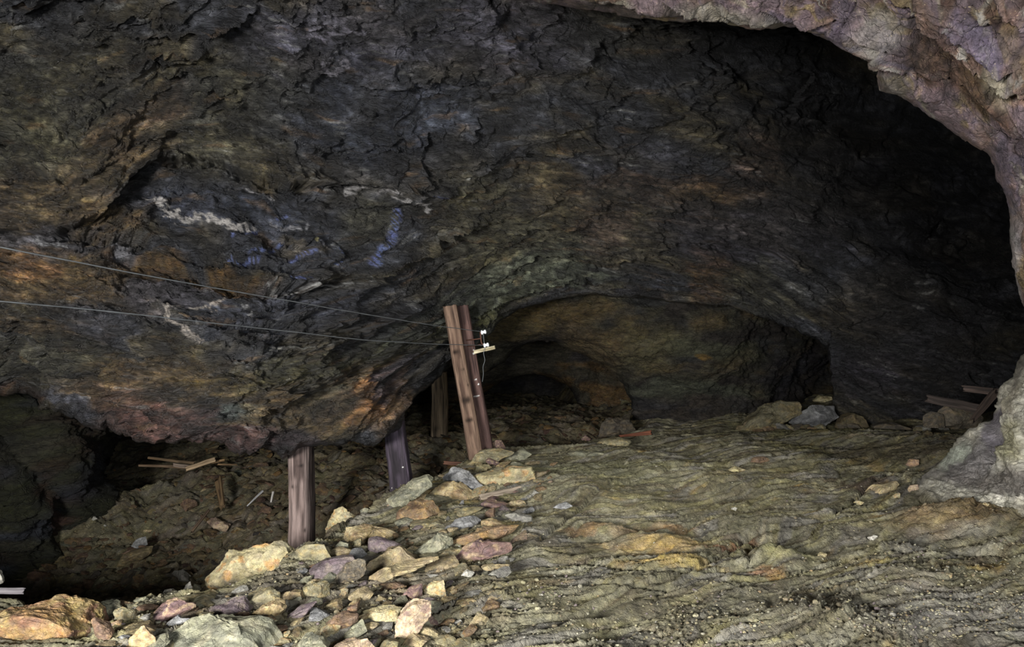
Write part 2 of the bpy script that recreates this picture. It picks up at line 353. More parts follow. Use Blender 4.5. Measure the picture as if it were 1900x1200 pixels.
MAINBL = [  # cx,cy,rx,ry,ang,col,strength
 (80,250,160,150,10,OLIVE,.7),(60,380,200,70,0,OCHRE,.55),(250,250,110,50,-30,(140,110,70),.6),(180,110,90,90,0,(80,74,54),.5),
 (450,180,130,70,0,OLIVE,.45),(420,280,160,40,10,OLIVE,.6),(560,320,120,28,5,(118,104,62),.6),(700,230,170,120,0,GREYB,.7),(620,70,190,70,0,(96,94,108),.6),
 (950,60,130,80,0,(112,108,124),.6),(650,60,90,30,15,(140,136,146),.4),(1180,60,180,60,0,(78,76,66),.5),
 (220,410,70,26,-25,OCHRE,.7),(420,385,220,38,6,GREYB,.9),(600,440,200,50,-5,(84,88,100),.9),(120,455,140,22,3,(120,120,130),.8),(560,460,60,14,0,(128,112,74),.5),
 (700,420,60,40,-20,(106,102,70),.6),(330,490,60,22,15,OCHRE,.5),
 (130,520,200,48,6,OCHRE,.85),(40,490,60,22,5,ORNG,.6),(350,505,150,22,12,(140,104,44),.8),(440,538,34,12,-15,ORNG,.9),(300,545,90,30,0,(96,96,108),.8),(540,570,150,34,-5,(94,98,112),.9),
 (60,610,110,24,3,OCHRE,.6),(200,600,80,26,0,(92,94,106),.6),(100,680,150,44,5,OLIVE,.7),(200,690,60,24,10,OCHRE,.7),(480,610,120,24,-5,(70,74,86),.7),
 (330,700,120,26,5,OCHRE,.65),(230,740,120,30,10,(136,100,64),.6),(420,720,110,28,0,(132,108,56),.6),(560,690,150,30,-10,(104,100,60),.7),(460,775,60,26,10,(108,118,108),.7),
 (300,790,120,38,8,RUSTR,.95),(440,815,130,32,8,(110,80,74),.95),(560,830,60,24,0,(72,64,72),.7),(540,760,110,26,-15,(140,112,58),.7),(640,780,90,24,-10,OCHRE,.6),
 (690,725,56,50,-30,ORNG,.95),(670,700,26,28,0,(184,128,70),.6),(725,700,16,60,25,VIOL,.8),(600,735,60,26,-20,(120,112,88),.6),(740,745,26,36,0,(148,114,74),.7),
 (120,755,60,14,18,(108,110,122),.9),(30,745,50,18,5,(110,70,40),.7),
 (740,650,130,24,-22,(108,108,74),.7),(800,600,90,20,-20,(84,90,78),.7),
 (880,380,70,50,-30,(100,94,64),.6),(1020,330,70,30,0,(126,112,76),.7),(1000,430,170,50,-15,(118,112,80),.7),(1080,370,110,40,0,(110,96,64),.6),
 (1180,440,90,60,0,(130,120,92),.65),(950,520,120,34,-20,PALEG,.8),(1050,515,90,18,0,PALEG,.8),(900,580,60,20,-30,(120,120,76),.8),
 (1250,350,160,20,4,(140,104,48),.7),(1420,300,50,60,20,(118,84,48),.6),(1230,380,140,30,5,(100,86,60),.6),(1120,420,60,34,20,(116,88,82),.5),(1330,510,40,50,10,(128,92,48),.7),(1190,320,120,60,0,(78,76,86),.5),
 (1400,430,170,60,0,(98,92,104),.55),(1420,540,90,40,10,(126,122,96),.6),(1540,530,90,34,-5,(120,124,136),.55),(1490,330,120,120,0,(78,74,72),.5),
 (1620,560,70,60,0,(112,100,74),.6),(1600,690,60,50,0,(92,86,104),.6),(1700,650,160,120,0,(52,48,50),.7),(1750,400,220,160,0,(62,62,70),.5),(1180,550,50,12,3,(52,54,66),.8)]
VEINS = [([(268,360),(320,386),(370,402),(425,413),(480,419)], 9, (226,220,214)), ([(418,341),(450,343),(500,356),(520,362)], 5, (176,174,176)),
 ([(655,362),(700,358),(740,362),(775,378),(800,388)], 7, (200,196,194)), ([(425,548),(410,562),(375,568),(335,574),(312,578),(306,600),(330,616),(372,632),(400,650)], 6, (188,178,166)),
 ([(35,444),(70,450),(125,455)], 8, (168,168,170)), ([(195,452),(245,460)], 9, (160,160,166)), ([(490,531),(560,536),(620,528),(690,515)], 3, (190,190,186)),
 ([(505,410),(560,420),(590,405)], 6, (165,165,170)), ([(440,560),(470,575),(460,600)], 5, (160,160,160)), ([(480,655),(600,640),(640,625)], 3, (160,160,150)),
 ([(840,690),(870,640),(900,600)], 3, (140,146,130)), ([(590,120),(620,140),(650,125)], 8, (150,146,156)), ([(560,60),(620,75),(680,60)], 9, (140,136,150))]
BLUES = [([(752,408),(738,440),(715,462),(698,486)], 11), ([(465,472),(500,462),(524,452)], 6), ([(420,481),(450,486),(478,486)], 4), ([(545,480),(562,470),(582,466)], 7),
 ([(642,460),(646,475),(638,490)], 5), ([(800,362),(815,358),(828,366)], 7), ([(430,434),(452,428),(478,424)], 6), ([(540,515),(570,518)], 5), ([(520,400),(540,392)], 5)]
def main_colour(PX, PY, P, h):
    f = STR(PX, PY)
    wx = fbm(PX/60, f/30, 2.2, 4)*34; wy = fbm(PX/60, f/26, 12.2, 4)*24
    base = np.empty(PX.shape+(3,)); base[:] = s2l((72, 74, 80))
    t = sstep(-.2, .5, fbm(PX/150, f/50, 20.2, 4)); base = base*(1-t[..., None])+s2l((94, 86, 64))*t[..., None]
    base = blend_blobs(base, PX, PY, MAINBL, wx, wy, .45)
    # thin colour bands along the foliation
    b = fbm(PX/110, f/7, 33.0, 3); base = base*(1+.55*np.clip(b, -1, 1))[..., None]
    oc = sstep(.35, .75, fbm(PX/90, f/12, 44.0, 4))*sstep(1500, 1200, PX)*.5
    base = base*(1-oc[..., None])+s2l((134, 104, 62))*oc[..., None]
    dk = sstep(.25, .6, ridge(PX/60, f/9, 55., 2)-.75)
    wv = sstep(.42, .62, fbm(PX/60, f/5, 66.0, 3))*sstep(-.1, .5, fbm(PX/140, f/60, 67., 2)+.15)*.6
    base = base*(1-wv[..., None])+s2l((165, 165, 160))*wv[..., None]
    base = base*(1+.35*fbm(PX/9, f/4, 1.0, 3))[..., None]
    base = base*np.exp(-.12+1.35*fbm(PX/70, f/24, 91., 3)+.95*fbm(PX/16, f/7, 95., 3))[..., None]
    for line, w, c in VEINS:
        d, sd, par = poly_dist(PX+wx*.35+4*pn(PX/9, PY/7, 3.), PY+wy*.45+4*pn(PX/9, PY/7, 8.), line)
        ww = w*(.2+1.0*np.clip(.5+fbm(PX/22, PY/10, 71., 3), 0, 1.3))*sstep(0, .06, par)*sstep(1, .94, par)
        k = sstep(ww+1.2, ww-1.2, d)*sstep(-.45, -.05, fbm(PX/12, f/4, 72., 3))
        base = base*(1-k[..., None])+s2l(c)*1.5*k[..., None]
    for line, w in BLUES:
        d, sd, par = poly_dist(PX+wx*.12, PY+wy*.12, line)
        k = sstep(w, w*.3, d)*sstep(-.25, .25, ridge(PX/7-PY/9, PY/22, 80., 3)-1.0)*.85
        base = base*(1-k[..., None])+s2l((126, 144, 214))*1.5*k[..., None]
    d = np.hypot(PX-590, PY-443); k = sstep(5, 3, d); base = base*(1-k[..., None])+s2l((215, 205, 130))*k[..., None]
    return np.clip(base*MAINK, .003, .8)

S_main = [(-500,735),(-120,738),(0,741),(50,745),(75,762),(120,775),(165,783),(205,790),(222,812),(245,818),(300,820),(345,822),(375,832),(420,832),(455,840),(500,843),(525,852),(545,842),(562,835),(600,828),(650,818),(700,806),(735,790),(748,782),(752,760),(765,740),(795,712),(820,690),(845,660),(872,640),(905,610),(930,588),(960,570),(1010,557),(1060,552),(1110,553),(1165,556),(1230,562),(1300,570),(1360,578),(1400,590),(1440,602),(1480,622),(1515,634),(1535,648),(1543,680),(1546,720),(1548,760),(1560,800),(1640,815),(1800,820),(2300,820)]
T_main = [(-900,-420),(2500,-420)]
# map the outer line so that columns stay nearly vertical
s_ = resample(S_main, 1100); T_main = [(p[0]+(p[0]-950)*.0, -380) for p in s_[::40]]
_sm = resample(S_main, 28); 
def vert_T(S, n, y, wid=None):
    s = resample(S, n); x = s[:, 0].copy()
    # ensure monotone spread
    k = np.linspace(0, 1, n); x = x*.75+(S[0][0]+(S[-1][0]-S[0][0])*k)*.25
    return np.stack([x, np.full(n, float(y))], -1)
def sheetv(name, S, ytop, n, m, *a, **k):
    # columns share arclength index with S
    s = resample(S, n); T = vert_T(S, n, ytop)
    return sheet(name, s, T, n, m, *a, **k) if False else _sheet_pair(name, s, T, n, m, *a, **k)
def _sheet_pair(name, s, T, n, m, *a, **k):
    global resample
    old = resample
    resample = lambda P, c: np.asarray(P, float)
    try: return sheet(name, s, T, n, m, *a, **k)
    finally: resample = old
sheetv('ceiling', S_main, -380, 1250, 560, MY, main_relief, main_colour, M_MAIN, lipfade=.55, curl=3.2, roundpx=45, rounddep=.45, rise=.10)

# ================================================================ deeper rock masses
def far_relief(seed, amp=1.0, sx=1.0):
    def fn(PX, PY, P):
        x, y, z = P[..., 0], P[..., 1], P[..., 2]
        w = fbm(x*.7, y*.7, z*.7+seed, 2)*.5
        h = .22*fbm(x*.6+seed, y*.6, z*.8, 2)+.08*ridge(x*1.1+w, y*1.1, z*1.9+w+seed, 3)+.03*ridge(x*5, y*5, z*9+w*4, 3)+.05*vorf(x*3+w, z*6+w, int(seed*10))[0]+.02*vorf(x*8+w, z*14+w, int(seed*7))[0]+.012*fbm(x*24, y*24, z*40, 2)
        return h*amp
    return fn
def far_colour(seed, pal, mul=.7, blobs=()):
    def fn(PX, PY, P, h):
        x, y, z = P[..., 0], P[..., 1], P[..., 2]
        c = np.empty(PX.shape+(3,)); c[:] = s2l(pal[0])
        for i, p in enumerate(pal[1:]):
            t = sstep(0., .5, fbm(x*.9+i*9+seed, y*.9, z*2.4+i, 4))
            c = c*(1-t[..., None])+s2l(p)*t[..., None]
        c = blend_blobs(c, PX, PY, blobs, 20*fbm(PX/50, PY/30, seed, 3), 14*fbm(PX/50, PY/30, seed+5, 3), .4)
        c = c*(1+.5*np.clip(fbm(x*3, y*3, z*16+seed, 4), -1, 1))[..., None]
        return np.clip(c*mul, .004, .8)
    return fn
# second chamber wall with the inner arch
Y2 = TPS([(700,480,11.2),(900,480,11.2),(1100,480,11.2),(1300,480,11.5),(1550,480,12.3),(700,700,11),(850,680,11),(960,640,11.1),(1060,640,11.2),(1100,600,10.7),(1160,690,11.2),(1185,780,11.3),
          (1250,600,10.6),(1300,700,11.0),(1300,790,11.3),(1400,620,11.2),(1400,700,11.8),(1400,790,12.0),(1480,650,13),(1490,720,13.6),(1540,700,15),(1600,700,15.5),(1600,800,15.5)], 1e-3)
S2 = [(640,720),(740,708),(830,692),(880,692),(901,688),(918,676),(935,667),(958,648),(980,636),(1005,631),(1030,632),(1060,646),(1090,656),(1125,670),(1145,690),(1160,708),(1168,722),(1178,742),(1180,765),(1184,800),(1200,830),(1300,830),(1420,830),(1520,830),(1640,830)]
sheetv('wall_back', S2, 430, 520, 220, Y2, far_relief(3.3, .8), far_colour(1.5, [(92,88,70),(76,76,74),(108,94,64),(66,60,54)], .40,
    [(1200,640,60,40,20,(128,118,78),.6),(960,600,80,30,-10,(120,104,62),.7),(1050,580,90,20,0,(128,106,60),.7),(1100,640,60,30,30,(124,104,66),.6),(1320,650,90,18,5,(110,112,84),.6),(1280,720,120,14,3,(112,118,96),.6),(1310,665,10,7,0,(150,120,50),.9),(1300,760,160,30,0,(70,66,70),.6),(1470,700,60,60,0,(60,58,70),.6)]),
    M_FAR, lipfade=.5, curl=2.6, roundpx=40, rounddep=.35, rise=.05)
# third ring and the black end of the level
Y3 = TPS([(700,560,15),(900,560,15),(1200,560,15),(900,700,15),(1000,690,15),(1060,720,15),(1120,740,14),(1200,800,13.6),(1200,650,13.8)], 1e-3)
S3 = [(640,760),(800,745),(880,735),(915,712),(950,698),(990,692),(1025,700),(1050,712),(1066,728),(1074,748),(1085,790),(1140,830),(1260,830)]
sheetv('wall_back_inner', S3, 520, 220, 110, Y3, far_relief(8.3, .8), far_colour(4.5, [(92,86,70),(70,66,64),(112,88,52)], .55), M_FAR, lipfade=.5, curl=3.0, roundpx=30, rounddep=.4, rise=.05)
xe, ye = np.meshgrid(np.linspace(-5.5, 4.5, 100), np.linspace(-2.5, 4, 60))
Pe = np.stack([xe, 19+0*xe, ye], -1); he = far_relief(2.2, 1.5)(xe, ye, Pe); Pe[..., 1] -= he
o = link_mesh('wall_end', Pe.reshape(-1, 3), grid_faces(*xe.shape), M_FAR, far_colour(2., [(70,66,60),(54,52,56)], .5)(xe, ye, Pe, he).reshape(-1, 3)); o['kind'] = 'structure'
# left pillar wall behind the overhang
YL = TPS([(-400,700,6.4),(0,700,7.0),(200,700,8.0),(-400,1000,6.0),(0,950,6.9),(100,900,7.2),(190,850,8.0),(150,950,7.7),(60,1050,7.2),(-400,1200,5.8),(0,1200,6.8)], 1e-3)
SL = [(300,600),(262,690),(250,760),(226,800),(205,826),(186,850),(176,872),(172,900),(170,940),(165,1000),(160,1120),(155,1250)]
TL = [(-700,500),(-700,1300)]
def left_relief(PX, PY, P):
    h = far_relief(5.5, 1.2)(PX, PY, P)
    for line, a, w in [([(0,800),(60,870),(110,930),(130,1000)], .25, 26), ([(60,960),(110,1000),(150,1040)], .12, 20), ([(215,800),(170,850),(120,960)], .1, 20)]:
        d, sd, par = poly_dist(PX, PY, line); h = h-a*np.exp(-(d/w)**2)
    return h
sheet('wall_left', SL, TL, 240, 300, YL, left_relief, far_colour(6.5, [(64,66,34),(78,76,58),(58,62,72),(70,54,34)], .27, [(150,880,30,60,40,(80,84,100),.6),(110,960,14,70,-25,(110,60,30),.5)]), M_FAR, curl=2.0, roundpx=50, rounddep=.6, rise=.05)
# ================================================================ foreground arch, upper right
SA = [(560,-60),(800,-40),(960,-8),(1080,12),(1175,26),(1225,32),(1270,37),(1330,35),(1385,50),(1415,54),(1455,50),(1490,58),(1540,75),(1575,95),(1610,112),(1630,130),(1628,150),(1632,168),(1670,183),(1700,200),(1750,230),(1790,265),(1835,295),(1845,330),(1865,360),(1875,400),(1882,450),(1890,500),(1896,550),(1912,620),(1960,700),(2060,800)]
TA = [(700,-700),(1300,-620),(1900,-520),(2300,-250),(2500,100),(2500,500),(2500,800)]
YA = TPS([(560,-100,5.0),(700,-600,3.2),(960,-20,4.8),(1200,0,4.6),(1300,-300,3.6),(1400,40,4.5),(1600,100,4.25),(1640,170,4.25),(1720,210,4.25),(1800,270,4.25),(1850,340,4.3),(1900,550,4.8),(1950,700,5),(1900,0,3.5),(1750,0,3.8),(1900,200,4.0),(1900,350,4.2),(2300,-300,2.3),(2300,200,2.8),(2300,600,3.8),(2500,800,4)], 1e-3)
ARCR = [([(1225,-20),(1320,12),(1420,30),(1500,40),(1590,70)], .10, 20), ([(1700,20),(1740,60),(1800,110),(1850,140),(1900,150),(1960,180)], .16, 26), ([(1590,0),(1580,40),(1600,80),(1650,110),(1690,140)], .10, 20),
        ([(1690,0),(1760,25),(1830,90),(1900,110)], .10, 20), ([(1740,150),(1790,160),(1830,210),(1870,250),(1900,270)], .05, 20), ([(1450,0),(1500,25),(1560,30)], .06, 16)]
def arch_uv(PX, PY):   # along / across the arch
    c = np.hypot(PX-1050, PY-900); th = np.arctan2(900-PY, PX-1050)
    return th*820, c
def arch_relief(PX, PY, P):
    u, c = arch_uv(PX, PY); x, y, z = P[..., 0], P[..., 1], P[..., 2]
    w = fbm(u/120, c/90, 2.0, 3)*26
    h = .14*fbm(u/170, c/90, 4.4, 3)+.045*ridge((u+w)/120, (c+w)/34, 6.1, 2)+.02*ridge((u+w)/40, (c+w)/18, 1.1, 3)+.012*fbm(x*16, y*16, z*16, 4, .65)*.8+.006*np.abs(fbm(x*45, y*45, z*45, 2))
    c1, e1 = vorf((u+w)/60, (c+w)/30, 9); c2, e2 = vorf((u+w)/24, (c+w)/13, 19)
    h = h+.045*c1+.018*c2-.012*np.exp(-(e1/.06)**2)-.01
    for line, a, wd in ARCR:
        d, sd, par = poly_dist(PX+w*.4, PY+w*.4, line)
        h = h+np.where(sd < 0, np.exp(-d/wd)*.5, -np.exp(-d/wd))*a*1.5*sstep(0, .1, par)*sstep(1, .9, par)
    return h
def arch_colour(PX, PY, P, h):
    u, c = arch_uv(PX, PY); w = fbm(u/60, c/40, 22., 4)*30
    col = np.empty(PX.shape+(3,)); col[:] = s2l((132, 112, 116))
    for i, (cc, th, sc) in enumerate([((146,118,104), .05, 90), ((122,108,122), .15, 70), ((150,128,90), .25, 60), ((166,156,136), .35, 50), ((100,76,62), .3, 80), ((176,170,160), .5, 30)]):
        t = sstep(th-.1, th+.35, fbm((u+w)/sc/1.6, (c+w)/sc*1.5, 30+i*7, 4)); col = col*(1-t[..., None])+s2l(cc)*t[..., None]
    col = blend_blobs(col, PX, PY, [(1360,20,110,18,12,(176,170,150),.7),(1810,180,90,26,42,(104,76,54),.85),(1740,120,40,60,-40,(96,70,52),.6),(1820,60,70,30,20,(140,126,150),.5),(1640,60,40,40,30,(190,184,176),.5),(1850,160,30,40,-30,(190,180,150),.5),(1895,170,24,20,0,(200,160,90),.6),(1890,480,20,80,0,(200,196,196),.6),(1660,160,30,22,0,(120,116,104),.7),(1180,10,120,16,5,(72,64,56),.8)], w*.5, w*.4, .4)
    col = col*(1+.5*np.clip(fbm(P[..., 0]*9, P[..., 1]*9, P[..., 2]*9, 5, .7), -1, 1))[..., None]
    return np.clip(col*.46, .01, .8)
sheet('wall_right_arch', SA, TA, 900, 300, YA, arch_relief, arch_colour, M_ARCH, curl=1.6, ncurl=60, roundpx=50, rounddep=.35, rise=.35, tpow=.55, lipfade=.8)
# pale flowstone buttress on the right
SR = [(1990,480),(1935,600),(1905,648),(1888,678),(1878,698),(1858,706),(1846,722),(1842,740),(1834,752),(1832,772),(1812,790),(1795,800),(1780,815),(1772,830),(1762,846),(1748,858),(1740,872),(1722,884),(1706,898),(1690,908),(1680,922),(1672,960)]
TR = [(2500,400),(2500,700),(2450,900),(2300,1060),(2000,1080),(1780,990)]
YR = TPS([(1990,480,6.0),(1905,650,5.9),(1858,706,5.9),(1832,760,5.9),(1780,815,6.0),(1740,872,6.1),(1690,908,6.15),(1675,960,5.6),(1850,800,5.55),(1880,760,5.45),(1900,850,5.15),(1800,880,5.6),(1850,920,5.2),(1780,960,5.25),(1900,960,4.9),(2100,700,4.9),(2100,900,4.3),(2300,500,4.6),(2400,1000,3.6),(2000,1060,4.25)], 1e-3)
def right_relief(PX, PY, P):
    w = fbm(PX/50, PY/50, 2.7, 3)*14
    h = .12*fbm(PX/110, PY/110, 7.7, 2)+.03*ridge((PX+w)/60+PY/90, (PY-PX*.6+w)/34, 4.1, 3)+.010*fbm(PX/8, PY/8, 9.1, 4, .65)
    for line, a, wd in [([(1838,745),(1842,770),(1840,800),(1832,830),(1838,860)], .14, 12), ([(1862,720),(1850,740),(1842,752)], .1, 8), ([(1900,786),(1870,800),(1850,830)], .06, 10), ([(1800,800),(1790,840),(1770,870)], .05, 12)]:
        d, sd, par = poly_dist(PX+w*.3, PY+w*.3, line); h = h-a*np.exp(-(d/wd)**2)*sstep(0, .1, par)*sstep(1, .9, par)
    return h
def right_colour(PX, PY, P, h):
    w = fbm(PX/40, PY/40, 22., 4)*20
    col = np.empty(PX.shape+(3,)); col[:] = s2l((176, 172, 156))
    t = sstep(0, .5, fbm(PX/50, PY/25, 3., 4)); col = col*(1-t[..., None])+s2l((206, 202, 186))*t[..., None]
    col = blend_blobs(col, PX, PY, [(1800,860,60,34,-38,(112,108,110),.85),(1770,850,36,12,-50,(170,176,160),.9),(1720,895,40,10,-35,(150,146,140),.8),(1838,780,10,50,10,(96,90,106),.8),(1880,740,34,30,0,(188,180,158),.7),(1880,820,34,40,0,(150,146,110),.8),(1890,690,10,40,15,(110,104,96),.7),(1890,900,120,26,5,(104,98,92),.9),(1950,1010,300,60,0,(110,102,80),1),(1700,950,60,30,0,(110,104,84),1)], w*.6, w*.4, .4)
    col = col*(1+.35*np.clip(fbm(PX/14, PY/6-PX/40, 8., 4), -1, 1))[..., None]
    return np.clip(col*.75, .01, .8)
sheet('wall_right', SR, TR, 330, 330, YR, right_relief, right_colour, M_PALE, lipfade=.5, curl=1.6, roundpx=40, rounddep=.25, rise=.3, tpow=.8)

# ================================================================ GROUND
def gpt(px, py, Y):
    p = at(px, py, Y); return (p[0], p[1], p[2])
plat = [gpt(*q) for q in [(950,1200,3.3),(1400,1200,3.35),(1900,1200,3.15),(1900,1000,4.5),(1690,925,5.9),(1500,1000,5.0),(1200,1000,5.05),(1000,900,6.6),(1300,850,7.9),(1300,800,9.9),(1600,797,9.9),(1750,800,9.5),(885,845,8.2),(700,930,6.1),(560,1030,4.75),(300,1110,4.0),(0,1110,3.95),(0,1200,3.2),(500,1200,3.3),(2300,1000,4.2),(1750,1020,4.6)]]
plat += [(-4, 1.5, .1), (0, 1.5, .05), (3, 1.5, .1), (5, 4, .6), (6, 8, .3), (4, 12, .05), (2, 12, .05), (2, 16, 0), (7, 13, .1), (-6, 3, .1)]
PLAT = TPS(plat, 1e-3)
pit = [gpt(*q) for q in [(0,1090,6.9),(200,1108,6.6),(400,1095,6.5),(560,1000,7.0),(650,950,7.3),(720,905,7.8),(800,872,8.5),(870,842,9.2),(1000,828,9.7),(1120,812,10.3),(200,882,8.7),(350,866,9.0),(500,856,9.3),(620,830,9.6),(750,800,10.4),(850,792,11),(950,774,11.5),(1100,766,13),(1060,757,16),(300,980,7.9),(430,940,8.1)]]
pit += [(-5, 5.5, -1.4), (-2.6, 5.3, -1.4), (-1.5, 6.0, -1.25), (-.9, 7, -.9), (-.4, 8.7, -.45), (.4, 9.2, -.4), (-5, 9, -.9), (-6, 12, -.5), (-3, 12, -.2), (0, 18, -.35), (-5, 18, -.3), (1.5, 14, -.1), (-6, 4, -1.5)]
PIT = TPS(pit, 1e-3)
def zpt(px, py, z=0.0):
    Y = (1.6-z)*F/(py-600); return ((px-950)/F*Y, Y)
EDGE = [(-7, 3.9)]+[zpt(*q) for q in [(-60,1112),(160,1118),(330,1106),(395,1112),(480,1075),(560,1022),(600,1002),(650,968),(720,928),(800,890),(870,854),(950,838),(1040,832),(1120,815),(1200,804)]]+[(2.2, 10.9), (2.2, 13), (1.5, 20)]
def ground0(x, y):
    d, sd, par = poly_dist(x, y, EDGE)
    inside = sd > 0   # right of travel in x/y = platform side (checked below)
    zp = PLAT(x, y); zq = np.minimum(PIT(x, y), zp-.02)
    s = np.where(_edge_in(x, y), d, -d)+.12*fbm(x*2.3, y*2.3, 5., 3)
    k = sstep(-.42, .04, s)
    return zq*(1-k)+zp*k
def _edge_in(x, y):
    d, sd, par = poly_dist(x, y, EDGE); return sd < 0
if not _edge_in(np.array([1.0]), np.array([5.0]))[0]:
    _e0 = _edge_in
    def _edge_in(x, y): return ~_e0(x, y)
GB = Baked(ground0, -8, 9, .8, 20, 681, 769)

GCR = [(r, a, w) for r, a, w in [   # raised run-lines in the mud, traced in metres from the photograph
    ([zpt(*p) for p in [(1000,1010),(1060,960),(1130,905),(1250,880),(1400,870),(1560,845)]], .05, .10),
    ([zpt(*p) for p in [(1180,1090),(1260,1070),(1350,1020),(1390,990),(1480,975),(1650,950)]], .05, .09),
    ([zpt(*p) for p in [(1000,1045),(1090,1040),(1180,1065),(1300,1066),(1400,1050)]], .05, .07),
    ([zpt(*p) for p in [(1390,1050),(1385,1015),(1410,1000),(1480,990)]], .05, .05),
    ([zpt(*p) for p in [(1470,1070),(1560,1050),(1640,1045),(1760,1050),(1900,1065)]], .06, .08),
    ([zpt(*p) for p in [(1550,960),(1610,915),(1650,900),(1700,925)]], .07, .07),
    ([zpt(*p) for p in [(900,1130),(1000,1090),(1100,1085),(1230,1095)]], .04, .06),
    ([zpt(*p) for p in [(1100,880),(1250,850),(1380,830),(1500,800)]], .04, .12)]]
GBUMP = [((1210,1010),.30,.16,-10,.07), ((1130,985),.26,.14,-30,.06), ((1440,1040),.20,.15,0,.09), ((1250,1045),.25,.10,0,.05), ((1760,1000),.5,.35,10,.08), ((1500,870),.6,.3,0,.05), ((1080,930),.4,.25,0,.04), ((1470,1180),.5,.2,0,.04)]
def ground_detail(x, y, z0):
    inn = np.where(_edge_in(x, y), 1., 0.)
    a = math.radians(28); u = x*math.cos(a)+y*math.sin(a); v = -x*math.sin(a)+y*math.cos(a)
    # run-lines drift from lower left to upper right
    w = fbm(x*1.1, y*1.1, 3., 3)*.28
    h = .06*fbm(x*.9, y*.9, 1., 2)
    rp = ridge((u+w)*.8, (v+w*.6)*5.5, 2.0, 2)
    h = h+.024*rp+.014*ridge((u+w)*2.0, (v+w)*15, 7., 2)+.007*ridge((u+w)*7, (v+w)*36, 17., 2)
    ph = (v+w)*8+1.5*pn(u*.8, v*2.2, 6.); saw = ph-np.floor(ph); h = h+.020*saw*sstep(1., .86, saw)*np.clip(.5+1.2*pn(u*1.5, v*2.2, 16.), 0, 1)
    g = fbm(x*26, y*26, 4., 4, .7); rgh = .5+sstep(.1, .6, fbm(x*1.7, y*1.7, 14., 2)+.3)
    h = h+(.006*g+.004*ridge(x*55, y*55, 5., 2)+.0028*fbm(x*110, y*110, 15., 2))*rgh
    for line, am, wd in GCR:
        d, sd, par = poly_dist(x+w*.15, y+w*.15, line)
        h = h-am*np.exp(-(d/(wd*.45))**2)*(.6+.6*pn(x*5, y*5, 9.))+np.where(sd > 0, 1, 0)*am*.6*np.exp(-d/wd)
    for (p, rx, ry, an, am) in GBUMP:
        cx, cy = zpt(*p); q = math.radians(an); dx = x-cx; dy = y-cy
        uu = (dx*math.cos(q)+dy*math.sin(q))/rx; vv = (-dx*math.sin(q)+dy*math.cos(q))/ry
        h = h+am*np.exp(-(uu*uu+vv*vv)*1.2)
    h = h*1.25-.05
    out = -.06+.10*fbm(x*2, y*2, 9., 3)+.05*ridge(x*4+w, y*4, 1.5, 3)+.02*fbm(x*18, y*18, 2., 3)
    return h*inn+out*(1-inn)
GFULL = Baked(lambda a, b: GB(a, b)+ground_detail(a, b, None), -4.6, 5, 2, 13, 500, 560)
GFAR = Baked(lambda a, b: GB(a, b)+ground_detail(a, b, None), -8, 9, .8, 20, 240, 260)
def zG(x, y):
    return np.where((x > -4.5) & (x < 4.9) & (y > 2.05) & (y < 12.9), GFULL(x, y), GFAR(x, y))
def ray_ground(px, py, y0=2.2, y1=17.0):
    Y = np.arange(y0, y1, .02); P = at(np.full_like(Y, px), np.full_like(Y, py), Y)
    hit = np.nonzero(P[:, 2] <= zG(P[:, 0], P[:, 1]))[0]
    if len(hit) == 0: return None
    return Y[hit[0]]
